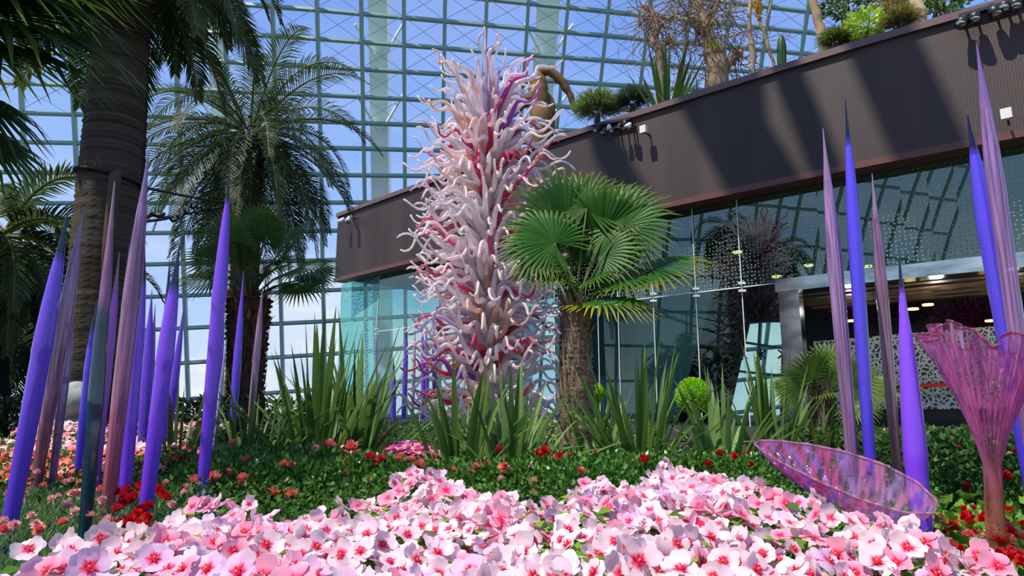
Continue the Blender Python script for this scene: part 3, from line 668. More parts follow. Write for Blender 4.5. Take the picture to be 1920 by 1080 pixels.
# ================================================================== WHITE GLASS TOWER
TD = 9.0; base = at(912, 765, TD); tx = base.x
top_z = at(930, 62, TD).z
tower = thing('glass_tower', 'tall white and pink blown glass tower of curling tendrils', 'sculpture', (tx, TD, 0))
r = random.Random(21)
m_ = MB(); pts = []; rad = []; cc = []
for k in range(40):
    u = k/39; z = u*(top_z-.9); pts.append(Vector((tx, TD, z))); b_ = .19*(1-u)**.6+.04
    rad.append(lambda a, b=b_, k=k: b*(1+.12*math.sin(5*a+k*.5))); cc.append((.86, .78, .83))
m_.tube(pts, rad, 16, cc); m_.build('core', M['tower'], tower)
WHITE = [(.98, .86, .90), (.98, .92, .94), (.98, .88, .86), (.95, .90, .97), (.98, .83, .87), (.98, .93, .91)]
def tendril(m_, z, az, k):
    u = z/top_z
    kind = r.random(); wh = r.choice(WHITE); crim = False
    if kind < .80: c0, c1_ = wh, r.choice(WHITE)
    elif kind < .89: c0, c1_ = (.93, .60, .46), (.94, .76, .68)
    elif kind < .955: c0, c1_ = (.66, .015, .09), (.82, .18, .32); crim = True
    elif kind < .985: c0, c1_ = (.60, .50, .82), (.74, .62, .85)
    else: c0, c1_ = (.45, .08, .55), (.62, .18, .70)
    topf = max(0, (u-.68)/.20)
    L = r.uniform(1.10, 1.42)*(1-.30*topf); e0 = r.uniform(.55, 1.0)+.7*topf if u > .12 else r.uniform(.2, .6)
    e1 = r.uniform(-.20, .22)+1.25*topf; A = r.uniform(.7, 1.2)*(1-.4*topf); fr_ = r.uniform(1.4, 2.5); ph = r.uniform(0, 1); B_ = r.uniform(-.7, .7)
    if crim: L *= .95
    n = 24; p = Vector((tx+math.cos(az)*.06, TD+math.sin(az)*.06, z)); P_ = []; RR = []; CC = []
    for i in range(n+1):
        s = i/n; P_.append(p.copy())
        rr = .0140+.060*(1-s)**2.0+(.0 if s > .06 else -.03*(1-s/.06)); RR.append(max(rr, .006) if i < n else .010)
        CC.append(mixc(c0, c1_, s**.8))
        el = e0+(e1-e0)*min(1, s*1.8)+A*math.sin(2*PI*(fr_*s+ph))*min(1, s*1.6); aa = az+B_*math.sin(2*PI*(fr_*s*.8+ph*2))*s
        p = p+Vector((math.cos(aa)*math.cos(el), math.sin(aa)*math.cos(el), math.sin(el)))*(L/n)
    m_.tube(P_, RR, 8, CC)
specs = []
NT = 450
for k in range(NT):
    u = (k+.5)/NT; z = .15+(top_z-1.30)*u; specs.append((z, (k*2.39996) % (2*PI)))
front = [s for s in specs if math.sin(s[1]) < .25 and s[0] > .4]; r.shuffle(front); front = set(front[:100])
rest = MB()
for k, sp in enumerate(specs):
    if sp in front:
        m_ = MB(); tendril(m_, sp[0], sp[1], k); m_.build('tendril', M['tower'], tower)
    else: tendril(rest, sp[0], sp[1], k)
o = rest.build('tendrils', M['tower'], tower); o['kind'] = 'stuff'
# crest: two long snaking tips and drooping arm
for (px_, w0, c) in (
    ([(905, 230), (910, 150), (908, 105), (896, 75), (905, 62), (908, 50)], .05, (.66, .62, .74)),
    ([(925, 210), (922, 140), (916, 105), (925, 90), (938, 82), (931, 70), (936, 62)], .05, (.86, .66, .66)),
    ([(880, 200), (860, 150), (838, 118), (824, 118), (822, 98), (810, 92)], .045, (.92, .72, .68)),
    ([(925, 215), (965, 160), (1000, 145), (1010, 125), (1040, 126), (1055, 112)], .05, (.88, .84, .88)),
    ([(925, 225), (945, 180), (962, 150), (985, 142), (990, 115), (1003, 110)], .05, (.66, .04, .40)),
    ([(915, 290), (920, 250), (918, 225), (928, 205), (945, 180), (955, 150)], .05, (.76, .02, .16)),
    ([(905, 365), (900, 330), (888, 312), (888, 295), (878, 288), (874, 278)], .045, (.80, .03, .14)),
    ([(915, 510), (925, 480), (917, 450), (925, 430), (920, 410)], .045, (.80, .06, .20)),
    ([(925, 395), (950, 365), (965, 350), (990, 320), (1010, 300), (1022, 283)], .05, (.68, .02, .13)),
    ([(925, 465), (960, 437), (985, 420), (1010, 413), (1028, 405), (1048, 410)], .05, (.72, .03, .18)),
    ([(895, 560), (870, 540), (845, 530), (815, 530), (800, 512), (786, 510)], .045, (.80, .05, .20)),
    ([(885, 480), (855, 460), (830, 440), (815, 425), (800, 440), (780, 422)], .045, (.86, .14, .30)),
    ([(893, 690), (880, 670), (860, 660), (838, 655), (820, 668), (800, 672)], .05, (.74, .02, .12)),
    ([(960, 655), (980, 640), (1000, 648), (1020, 640), (1050, 632)], .04, (.78, .04, .20)),
    ([(860, 745), (835, 735), (815, 745), (795, 738), (775, 730)], .05, (.72, .02, .14))):
    P_ = []; q = [at(x, y, TD-.42 if i else TD-.2) for i, (x, y) in enumerate(px_)]
    n = len(q)
    for i in range(n-1):
        p0, p1, p2, p3 = q[max(i-1, 0)], q[i], q[i+1], q[min(i+2, n-1)]
        for k in range(7):
            t_ = k/7; P_.append(.5*((2*p1)+(p2-p0)*t_+(2*p0-5*p1+4*p2-p3)*t_*t_+(3*p1-3*p2+p3-p0)*t_**3))
    P_.append(q[-1]); nn = len(P_)
    m_ = MB(); m_.tube(P_, [w0*(1-.78*(i/nn)**.7) for i in range(nn)], 9, [mixc(c, (.9, .7, .75), .5*(i/nn)**2) for i in range(nn)])
    o = m_.build('tendril', M['tower'], tower); o['label'] = 'long tendril snaking out across the front of the tower'

# ================================================================== GLASS SPEARS
VIO = ((.075, .025, .50), (.16, .05, .70)); BLU = ((.05, .02, .48), (.10, .06, .75)); PUR = ((.11, .02, .58), (.24, .06, .80))
MAU = ((.24, .10, .24), (.42, .22, .48)); MAR = ((.40, .10, .10), (.36, .18, .38)); MAG = ((.20, .02, .42), (.42, .05, .55)); TEA = ((.002, .035, .065), (.004, .05, .09)); PNK = ((.5, .28, .5), (.65, .35, .6))
NAVY = (.01, .01, .05)
def spear(base_px, tip_px, wmax, D, cols, label, tip_f=.14, tipc=NAVY, m='reed', peak=.62, wb=.72, lean=0.0, split=None):
    b_ = at(*base_px, D); tp = at(*tip_px, D+lean); d = (tp-b_); 
    g0 = b_-d*(b_.z/d.z); L = (tp-g0).length; ax = (tp-g0).normalized()
    wm = wmax/2/F*D*1.04
    t = thing('glass_spear', label, 'glass sculpture', (g0.x, g0.y, 0))
    def rad(u):
        if u < peak: return wm*(wb+(1-wb)*math.sin(u/peak*PI/2)**1.5)
        q = (u-peak)/(1-peak); return wm*(max(0, math.cos(q*PI/2))**.85*(1-q*.25)*(1-.55*max(0, (q-.6)/.4)))+.0022
    n = 40; cut = 1-tip_f; P_ = []; RR = []; CC = []; P2 = []; R2 = []; C2 = []
    for k in range(n+1):
        u = cut*k/n; P_.append(g0+ax*L*u); RR.append(rad(u)); 
        if split: c = cols[0] if u < split else (cols[1] if u > split+.05 else mixc(cols[0], cols[1], (u-split)/.05))
        else: c = mixc(cols[0], cols[1], min(1, u*1.3))
        CC.append(c)
    for k in range(15):
        u = cut+tip_f*k/14; P2.append(g0+ax*L*u); R2.append(rad(u) if k < 14 else .0015); C2.append(mixc(CC[-1], tipc, min(1, k/3)) if tipc else CC[-1])
    a = MB(); a.tube(P_, RR, 20, CC, cap=False); a.build('shaft', M[m], t)
    a = MB(); a.tube(P2, R2, 20, C2, cap=False); o = a.build('tip', M['tipglass'] if tipc else M[m], t)
    if tipc == NAVY: o['label'] = 'dark navy glass tip'
    return t
spear((20, 975), (127, 398), 31, 2.3, VIO, 'fat violet glass spear first from the picture edge leaning right with a dark tip')
spear((74, 850), (117, 470), 13, 4.0, MAG, 'thin magenta violet glass spear half hidden by the first fat violet one', tipc=None)
spear((75, 865), (158, 388), 24, 3.9, MAR, 'streaked mauve glass spear with orange foot before the huge palm trunk', m='mauve', tipc=(.3, .25, .4))
spear((103, 862), (140, 560), 15, 4.1, MAU, 'short streaked mauve glass spear behind the orange footed one', m='mauve', tipc=None)
spear((153, 822), (182, 560), 16, 4.4, BLU, 'short blue violet glass spear just beside the dark teal one', tip_f=.18, tipc=(.05, .05, .08))
spear((160, 985), (215, 340), 24, 2.2, (TEA[0], (.36, .14, .30)), 'tall glass spear dark teal below and streaked mauve above', m='mauve', tipc=(.4, .25, .35), split=.66, peak=.45)
spear((188, 835), (224, 472), 13, 3.6, MAG, 'slim magenta glass spear with a clear needle tip near the teal spear', tipc=(.3, .2, .3), tip_f=.16)
spear((203, 890), (243, 455), 9, 3.3, ((.03, .01, .10), (.05, .02, .16)), 'very thin dark indigo glass spear beside the tallest mauve one', tipc=None, m='mauve')
spear((205, 922), (279, 282), 29, 2.75, ((.42, .07, .07), (.34, .16, .36)), 'tallest mauve glass spear with a reddish foot amid the crowd', m='mauve', tipc=(.32, .2, .4), peak=.6)
spear((236, 905), (272, 433), 24, 3.0, PUR, 'blue violet glass spear with a long dark tip right behind the tallest mauve one', tip_f=.20)
spear((226, 885), (258, 560), 15, 3.3, VIO, 'violet glass spear squeezed behind the mauve and blue violet spears', tipc=None)
spear((270, 800), (285, 543), 20, 5.2, VIO, 'short plump violet glass spear backlit before the glass wall', tipc=None, peak=.5)
spear((281, 770), (291, 570), 8, 5.8, ((.08, .02, .2), (.2, .05, .3)), 'thin dark purple glass spear peeping from behind the short plump one', tipc=None)
spear((307, 780), (318, 485), 14, 5.0, PUR, 'narrow violet glass spear with a pale needle tip behind the fat dark tipped one', tip_f=.25)
spear((275, 940), (337, 456), 28, 2.65, PUR, 'fat bright violet glass spear rising from the red flowers with a dark tip', tip_f=.17)
spear((325, 735), (346, 566), 14, 5.4, VIO, 'small violet glass spear leaning beside the fat one over the red flowers', tipc=None, peak=.5)
spear((382, 890), (431, 322), 24, 3.3, PUR, 'tall violet glass spear alone beside the strap leaved clump', tip_f=.10)
spear((404, 745), (421, 557), 14, 5.2, PUR, 'blue violet glass spear tucked against the tall lone violet one', tip_f=.2, tipc=(.1, .08, .2))
spear((388, 760), (400, 600), 10, 5.6, VIO, 'thin violet glass spear peeping from behind the tall lone one', tipc=None)
spear((412, 745), (425, 634), 6, 5.0, ((.3, .3, .4), (.45, .4, .55)), 'needle thin clear grey glass spear before the fan palm trunk', m='mauve', tipc=None)
spear((441, 728), (457, 508), 14, 5.2, VIO, 'slender violet glass spear in front of the fan palm trunk', tipc=None, peak=.5)
spear((476, 722), (493, 534), 12, 5.4, ((.35, .15, .35), (.40, .22, .40)), 'slender pinkish mauve glass spear at the edge of the fan palm trunk', m='mauve', tipc=None)
spear((1600, 882), (1543, 240), 26, 3.4, MAU, 'streaked mauve glass spear nearest the entrance post', m='mauve', tipc=(.4, .25, .4))
spear((1633, 886), (1585, 186), 24, 3.35, BLU, 'tall blue violet glass spear with a long black tip above the glass bowl', tip_f=.12)
spear((1683, 892), (1635, 325), 20, 3.6, ((.26, .11, .10), (.30, .14, .26)), 'brownish mauve glass spear between the two violet spears behind the bowl', m='mauve', tipc=(.4, .25, .4))
spear((1728, 995), (1686, 485), 36, 1.9, PUR, 'short fat bright violet glass spear touching the pink glass bowl', tip_f=.10, peak=.45, wb=.85)
spear((1942, 950), (1814, 214), 32, 2.6, BLU, 'fat blue glass spear with a dark tip leaning behind the pink trumpet', tip_f=.10, peak=.72)
spear((1952, 960), (1831, 80), 30, 2.5, ((.30, .12, .28), (.34, .18, .42)), 'tallest mauve violet glass spear by the picture edge over the trumpet', m='mauve', tipc=(.3, .15, .45), peak=.68)
GB = 'distant violet spears behind the tower'
spear((757, 770), (763, 606), 9, 10.5, VIO, 'small distant violet spear standing apart before the teal glass corner')
spear((738, 770), (738, 672), 9, 10.8, VIO, 'shortest distant violet spear beside the teal glass corner')
spear((774, 770), (778, 608), 6, 11, PNK, 'thin distant pink spear beyond the tower', tipc=None)
spear((794, 775), (792, 605), 8, 10.4, PUR, 'distant violet spear forming the nearer of a tight pair behind the tower', tipc=None)
spear((801, 775), (799, 608), 8, 10.9, PUR, 'distant violet spear forming the farther of a tight pair behind the tower', tipc=None)
spear((816, 765), (814, 592), 10, 11, VIO, 'distant violet spear behind the lowest tower tendrils', tipc=None)
spear((858, 765), (857, 603), 8, 11.2, BLU, 'distant blue spear closest to the tower core', tipc=None)
spear((706, 760), (706, 588), 4, 9.5, ((.55, .45, .6), (.7, .6, .75)), 'thin pale lilac distant rod before the teal corner glass', tipc=None)

# ================================================================== PINK TRUMPET AND BOWL
tb = at(1850, 1000, 1.85); tb.z = 0.0; ttop = at(1850, 640, 1.85)
tr_ = thing('glass_trumpet', 'ribbed pink blown glass trumpet flower on a tall stem', 'glass sculpture', tb)
P_ = []; RR = []; CC = []; n = 56; Ht = ttop.z
rows_ = []
m_ = MB(); seg = 240; prev = None
def prof(u):
    if u < .58: return .0195+.004*(1-u/.58)
    q = (u-.58)/.42; return .0195+.112*q**1.25
for k in range(n+1):
    u = k/n; zc = Ht*u; c = Vector((tb.x, tb.y, 0)).lerp(Vector((ttop.x, ttop.y, 0)), u); ring = []
    q = max(0, (u-.58)/.42)
    for j in range(seg):
        a = 2*PI*j/seg
        rr = prof(u)*(1+(.06+.07*q)*math.cos(30*a+q*1.2)+.16*q**2.5*math.cos(6*a+1)+.05*q**3*math.cos(11*a)); z = zc+q**3*(.03*math.cos(a*1-PI*.95)+.022*math.cos(5*a+.8)+.012*math.cos(11*a))
        p = c+Vector((math.cos(a)*rr*1.08, math.sin(a)*rr*.9, z))
        col = mixc((.58, .22, .15), (.84, .20, .52), min(1, max(0, (u-.45)*4))); col = mixc(col, (.62, .30, .85), .5*(.5+.5*math.cos(30*a+2))*q)
        ring.append(m_.vert(p, col))
    if prev:
        for j in range(seg): m_.f.append((prev[j], prev[(j+1) % seg], ring[(j+1) % seg], ring[j]))
    prev = ring
o = m_.build('flower', M['fiori'], tr_)
# rim bead
m_ = MB(); m_.tube([Vector(m) for m in [o.data.vertices[i].co for i in prev]]+[o.data.vertices[prev[0]].co], [.0035]*(seg+1), 6, [(.60, .10, .22)]*(seg+1), cap=False)
m_.build('rim', M['fiori'], tr_)
# lying horn-shaped bowl
bw = thing('glass_bowl', 'ribbed pink glass bowl lying on its side among the pale blooms', 'glass sculpture', at(1600, 960, 1.75))
m_ = MB(); A0 = at(1416, 832, 2.15); A1 = at(1753, 938, 1.62); C0 = (A0+A1)/2; av = (A1-A0)/2; bv = Vector((-.030, -.105, -.062)); nv = Vector((0, -.06, -1)).normalized()
seg = 168; n = 22; rim = []
def bowl_pt(th, rho):
    w_ = (.80+.30*math.cos(th)); rib = (.5+.5*math.cos(24*th+2*rho))**2
    lip = 1+.012*math.cos(14*th)*rho**6
    return C0+av*math.cos(th)*rho*lip+bv*math.sin(th)*w_*rho*lip+nv*(.092*(1-rho**2.2)**.8*(.92+.12*math.cos(th)))+nv*.011*rib*math.sin(rho*PI)
prev = None
for k in range(n+1):
    rho = .04+.96*k/n; ring = []
    for j in range(seg):
        th = 2*PI*j/seg; v_ = .5+.5*math.cos(14*th+5*rho+2*math.sin(3*th)); col = mixc((.80, .08, .32), (.52, .20, .82), v_**1.5); col = mixc(col, (.95, .60, .88), .5*max(0, math.cos(th)))
        ring.append(m_.vert(bowl_pt(th, rho), col))
    if prev:
        for j in range(seg): m_.f.append((prev[j], prev[(j+1) % seg], ring[(j+1) % seg], ring[j]))
    else: m_.f.append(tuple(reversed(ring)))
    prev = ring
o = m_.build('bowl', M['fiori'], bw)
m_ = MB(); m_.tube([o.data.vertices[i].co for i in prev]+[o.data.vertices[prev[0]].co], [.0036]*(seg+1), 7, [(.85, .40, .62)]*(seg+1), cap=False); m_.build('rim', M['fiori'], bw)

# ================================================================== STRAP LEAVED CLUMPS
def clump(label, px, D, ytop, n, spread, seed, w=.032, c1=(.022, .065, .010), c2=(.12, .24, .05), elo=.45, bend=1.0, cols=None):
    r = random.Random(seed); c = at(px, 760, D); Hh = at(px, ytop, D).z; t = thing('strap_leaved_plant', label, 'plant', (c.x, c.y, 0))
    for k in range(int(n*1.45)):
        az = k*2.4+r.uniform(-.3, .3); q = r.random(); el = 1.5-(1.5-elo)*q**1.2; L = Hh*(1.04-.20*q)*r.uniform(.8, 1.08)
        b_ = Vector((c.x+math.cos(az)*spread*.25*r.random(), c.y+math.sin(az)*spread*.25*r.random(), 0))
        strap_leaf(b_, az, el, L*1.03, w*.62*r.uniform(.6, 1.3), r, bend=bend*(.3+1.7*q*r.uniform(.5, 1.3)), c1=c1, c2=c2).build('leaf', M['leaf'], t)
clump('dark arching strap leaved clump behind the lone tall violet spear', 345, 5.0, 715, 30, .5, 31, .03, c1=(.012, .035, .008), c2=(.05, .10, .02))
clump('low arching strap leaved clump below the fan palm trunk', 475, 4.7, 700, 40, .6, 32, .026, elo=.5, bend=1.5)
clump('tall upright strap leaved clump before the glass wall grid', 600, 5.0, 610, 30, .6, 33, .042, elo=.95, bend=.45)
clump('tall upright strap leaved clump in front of the teal glass corner', 672, 5.3, 622, 26, .5, 34, .040, elo=.75, bend=.7)
clump('loose strap leaved clump before the tower foot with two straight blades', 868, 4.6, 690, 26, .6, 35, .036, elo=.45, bend=.8)
clump('broad pale strap leaved clump covering the tower foot', 960, 4.7, 695, 30, .5, 36, .042, elo=.7, bend=.7, c2=(.22, .36, .12))
clump('dark upright strap leaved clump beside the shaggy palm trunk', 1195, 4.9, 640, 34, .6, 37, .038, elo=.7, bend=.6)
clump('spreading strap leaved clump right of the lime green ball', 1350, 4.8, 690, 34, .6, 38, .036, elo=.5, bend=.8, c2=(.22, .36, .12))
clump('dark strap leaved clump before the bright inner window', 1440, 5.3, 665, 30, .6, 39, .034, elo=.6, bend=.8)
clump('dark strap leaved clump beneath the low fan palm', 1530, 4.9, 740, 34, .6, 40, .030, elo=.45, bend=1.3, c1=(.012, .03, .008), c2=(.05, .09, .02))
clump('small strap leaved clump beside the palm foot left of the dark upright one', 1110, 5.2, 705, 24, .5, 41, .028, elo=.6, bend=.9)
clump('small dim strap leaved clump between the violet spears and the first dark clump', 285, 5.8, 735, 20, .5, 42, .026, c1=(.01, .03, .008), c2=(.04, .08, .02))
# ================================================================== TOPIARY BALLS
for (x, y, rr, D, lab) in ((1300, 742, 31, 7.0, 'clipped lime green ball shrub between the strap leaved clumps'), (1113, 738, 18, 8.2, 'small clipped lime green ball shrub behind the shaggy palm trunk')):
    c = at(x, y, D); q = rr/F*D; r = random.Random(x); t = thing('topiary_ball', lab, 'shrub', (c.x, c.y, 0))
    m_ = MB(); 
    foliage(m_, 2600, c, (q, q, q), .028, .010, (.20, .42, .01), (.36, .62, .02), r, shell=.88, half=False)
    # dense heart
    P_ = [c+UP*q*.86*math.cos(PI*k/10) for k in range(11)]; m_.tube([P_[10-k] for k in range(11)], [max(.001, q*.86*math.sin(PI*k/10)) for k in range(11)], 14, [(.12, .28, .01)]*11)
    m_.build('clipped_foliage', M['leaf'], t)
    s = MB(); s.tube([(c.x, c.y, 0), (c.x, c.y, c.z-q*.5)], [.03, .025], 8, [(.1, .07, .04)]*2); s.build('stem', M['bark'], t)
# ================================================================== LOW SHRUBS AND BEDS
def small_flower(r, rad, c, layers=2, pet=5, eye=None):
    m_ = MB()
    for l in range(layers):
        for k in range(pet):
            a = 2*PI*(k+.5*l)/pet+r.uniform(-.15, .15); el = .15+.5*l+r.uniform(-.1, .15)
            d = Vector((math.cos(a)*math.cos(el), math.sin(a)*math.cos(el), math.sin(el))); s_ = Vector((-math.sin(a), math.cos(a), 0))
            m_.leaf(Vector((0, 0, .002*l)), d, s_, rad*(1-.22*l), rad*.42, jit(c, r, .15), .25)
    return m_
def ruffled(r, rad, c, c2):
    m_ = MB()
    for l in range(4):
        pet = 9
        for k in range(pet):
            a = 2*PI*(k+.4*l)/pet+r.uniform(-.2, .2); el = .05+.38*l+r.uniform(-.15, .15)
            d = Vector((math.cos(a)*math.cos(el), math.sin(a)*math.cos(el), math.sin(el))); s_ = Vector((-math.sin(a), math.cos(a), 0))
            m_.leaf(Vector((0, 0, .004*l)), d, s_, rad*(1-.16*l)*r.uniform(.85, 1.1), rad*.28, mixc(c, c2, r.random()*.7), .3)
    return m_
def place_copy(proto_me, name, p, rot, sc, parent=None, matr=None):
    o = bpy.data.objects.new(name, proto_me); COL.objects.link(o)
    o.rotation_euler = rot; o.scale = (sc, sc, sc)
    if parent: o.parent = parent; o.location = Vector(p)-Vector(parent.location)
    else: o.location = p
    return o
def proto(m_, name, matr):
    o = m_.build(name, matr); me = o.data; bpy.data.objects.remove(o); return me
r = random.Random(50)
RED = (.72, .02, .015); COR = (.85, .12, .09); PINK = (.88, .30, .32); PALE = (.92, .55, .50); WHT = (.92, .78, .74)
pr_red = [proto(ruffled(r, .034, RED, (.5, .0, .01)), 'flower', M['petal']) for _ in range(2)]
pr_cor = [proto(ruffled(r, .034, COR, (.92, .42, .38)), 'flower', M['petal']) for _ in range(2)]
pr_pnk = [proto(ruffled(r, .030, (.85, .36, .34), (.93, .68, .62)), 'flower', M['petal']) for _ in range(2)]
pr_ros = [proto(ruffled(r, .034, (.55, .01, .04), (.75, .06, .12)), 'flower', M['petal']) for _ in range(2)]
# azalea foliage variants
AZ = []
for k in range(3):
    m_ = MB(); foliage(m_, 2300, (0, 0, 0), (.38, .31, .27), .034, .0105, (.014, .055, .008), (.12, .26, .04), r, shell=.5)
    AZ.append(proto(m_, 'foliage', M['gloss_leaf']))
def bush(name, label, cat, x, y, D, me, sc, flowers=(), zs=1.0, group=None):
    """shrub whose top shows at picture row y"""
    c = at(x, y, D); ztop = c.z; t = thing(name, label, cat, (c.x, D, 0), group)
    o = place_copy(me, 'foliage', (c.x, D, max(.02, ztop-.26*sc*zs)), (0, 0, r.uniform(0, 6)), sc, t); o.scale = (sc, sc, sc*zs)
    s = MB()
    for q in range(3): s.tube([(c.x+.02*q, D, 0), (c.x+.06*(q-1)*sc, D+.03*(q-1), max(.05, ztop-.16*sc))], [.010, .006], 5, [(.09, .06, .04)]*2)
    s.build('stem', M['bark'], t)
    for (fx, fy, pr, fs) in flowers:
        cz = ztop-.26*sc*zs; rr = ray(fx, fy); best = None
        # meet the front of the foliage mound
        for q in range(60):
            Yq = D-.40*sc+q*.012*sc; p = at(fx, fy, Yq); e_ = ((p.x-c.x)/(.37*sc))**2+((p.y-D)/(.31*sc))**2+((p.z-cz)/(.27*sc*zs))**2
            if e_ <= 1.0: best = p; break
        if best is None: best = at(fx, fy, D-.22*sc)
        place_copy(r.choice(pr), 'flower', best+Vector((0, -.01, .005)), (r.uniform(.2, .9), r.uniform(-.3, .3), r.uniform(0, 6)), fs*D/4.2*1.55, t)
    return t
# (px, top row, depth, scale, flowers)
FL_ = lambda *a: list(a)
azs = [
 (405, 868, 3.6, 1.0, 'azalea bush with salmon blooms at the foot of the lone tall violet spear', [(365, 905, pr_cor, 1), (405, 899, pr_cor, 1.1), (455, 900, pr_cor, .9), (457, 912, pr_cor, .8), (350, 918, pr_pnk, .9), (428, 887, pr_cor, .6)]),
 (445, 838, 4.2, 1.0, 'azalea bush with small coral buds under the low arching leaves', [(442, 833, pr_cor, .7), (465, 862, pr_cor, .6), (458, 867, pr_cor, .7), (492, 883, pr_cor, .6)]),
 (525, 862, 3.7, 1.1, 'azalea bush with two coral blooms above the pale bed', [(515, 930, pr_cor, 1.2), (548, 932, pr_cor, 1.1), (533, 872, pr_cor, .7), (547, 874, pr_cor, .6)]),
 (600, 838, 4.1, 1.15, 'azalea bush with large salmon blooms before the tall upright leaves', [(618, 838, pr_cor, 1.0), (658, 845, pr_cor, 1.4), (653, 868, pr_cor, .8), (653, 888, pr_cor, .9), (592, 842, pr_pnk, .6)]),
 (690, 850, 3.9, 1.0, 'azalea bush with crimson blooms before the pink flower bed', [(692, 862, pr_ros, 1.0), (716, 865, pr_ros, .9), (748, 862, pr_cor, 1.0), (695, 907, pr_cor, .6)]),
 (770, 862, 3.8, 1.0, 'azalea bush with a coral bloom below the pink flower bed', [(770, 866, pr_cor, .8), (786, 876, pr_cor, 1.0), (828, 890, pr_cor, .9), (800, 900, pr_cor, .5)]),
 (860, 866, 3.7, 1.0, 'azalea bush with fading salmon blooms before the loose straps', [(850, 884, pr_cor, .6), (893, 880, pr_cor, .8), (908, 872, pr_cor, .8), (885, 888, pr_pnk, .6)]),
 (945, 862, 3.7, 1.05, 'azalea bush with a single coral bloom before the broad pale straps', [(944, 880, pr_cor, .9), (940, 900, pr_pnk, .6), (936, 845, pr_ros, .6)]),
 (1030, 846, 4.0, 1.05, 'azalea bush with scarlet blooms in front of the palm trunk', [(1022, 850, pr_red, 1.0), (1050, 861, pr_red, .9), (1070, 860, pr_red, .7), (1008, 852, pr_red, .5), (998, 884, pr_pnk, .9)]),
 (1100, 858, 3.6, 1.0, 'azalea bush with two pink blooms in front of the dark upright straps', [(1086, 888, pr_cor, .9), (1000, 905, pr_pnk, .8), (1003, 923, pr_cor, .5)]),
 (1180, 850, 3.9, 1.05, 'dark azalea bush with one scarlet bloom', [(1210, 865, pr_red, .9), (1117, 852, pr_red, .4)]),
 (1270, 852, 4.0, 1.05, 'dark azalea bush with no open bloom in front of the lime green ball', []),
 (1350, 850, 3.8, 1.0, 'azalea bush with small scarlet blooms before the spreading straps', [(1347, 853, pr_red, .7), (1376, 858, pr_red, .6), (1326, 873, pr_red, .7), (1407, 875, pr_red, .6), (1400, 852, pr_red, .4)]),
 (1430, 855, 4.2, 1.0, 'dark azalea bush right behind the tip of the glass bowl', []),
 (1510, 850, 4.3, 1.1, 'black green azalea bush in the shade behind the glass bowl', [(1585, 880, pr_ros, .5)]),
 (320, 850, 4.6, 1.0, 'dark azalea bush between the two tall violet spears', [(338, 862, pr_ros, .6), (310, 880, pr_pnk, .5)]),
]
for (x, y, D, sc, lab, fl) in azs: bush('azalea_bush', lab, 'shrub', x, y, D, AZ[R.randrange(3)], sc, fl)
# fill of dark ground foliage (uncountable leaves)
def leaf_field(name, label, pts_fn, n, L, w, c1, c2, seed, nup=.8):
    r_ = random.Random(seed); m_ = MB()
    for _ in range(n):
        p = pts_fn(r_)
        if p is None: continue
        d = (rv(r_)+UP*nup*.6).normalized(); s_ = d.cross(rv(r_)); s_ = s_.normalized() if s_.length > .01 else Vector((1, 0, 0))
        m_.leaf(Vector(p), d, s_, L*r_.uniform(.6, 1.2), w*r_.uniform(.7, 1.2), mixc(c1, c2, r_.random()))
    return tag(m_.build(name, M['leaf']), label, 'foliage', kind='stuff')
leaf_field('ground_foliage', 'dark green leafy ground cover filling the middle of the bed', lambda q: (q.uniform(-3.2, 3.4), q.uniform(3.0, 6.4), q.uniform(0, .24)), 19000, .034, .011, (.010, .040, .006), (.05, .13, .02), 61)
BD = [(-400, 1070), (0, 1038), (100, 1010), (150, 996), (240, 990), (300, 968), (370, 935), (450, 940), (520, 945), (600, 930), (660, 925), (740, 905), (780, 880), (840, 900), (900, 925), (1000, 938), (1060, 915), (1130, 895), (1200, 895), (1245, 870), (1300, 875), (1340, 890), (1420, 905), (1480, 930), (1560, 950), (1640, 960), (1700, 970), (1750, 995), (1800, 1030), (1860, 1062), (1960, 1090), (2400, 1120)]
def bed_row(x):
    for (a, b), (c, d) in zip(BD, BD[1:]):
        if x <= c: return b+(d-b)*(x-a)/(c-a)
    return 1120
def near_fill(q):
    Y = q.uniform(1.55, 3.3); X = q.uniform(-.47*Y, .62*Y)
    px, py = proj((X, Y, .36))
    if py > bed_row(px)+6: return None
    return (X, Y, q.uniform(0, .30+.05*noise.noise(Vector((X*4, Y*4, 0)))+.02*(3.3-Y)))
leaf_field('variegated_foliage', 'pale cream and green variegated foliage along the pavilion foot', lambda q: (lambda x: (x, q.uniform(7.6, 9.0), q.uniform(.1, .46)))(q.uniform(-2.2, 1.8)), 5000, .07, .014, (.10, .22, .04), (.42, .46, .20), 62)
leaf_field('hedge_foliage', 'small leaved green hedge behind the pink bed', lambda q: (q.uniform(-2.0, -.1), q.uniform(6.2, 7.4), q.uniform(.0, .46)), 8000, .035, .010, (.05, .13, .02), (.14, .26, .05), 63)
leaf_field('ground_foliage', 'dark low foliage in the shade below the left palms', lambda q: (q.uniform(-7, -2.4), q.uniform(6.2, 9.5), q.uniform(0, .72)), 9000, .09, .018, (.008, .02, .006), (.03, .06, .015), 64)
leaf_field('azalea_foliage', 'glossy dark green leaves bordering the far side of the pale blooms', near_fill, 15000, .030, .0095, (.014, .05, .008), (.13, .27, .04), 68)
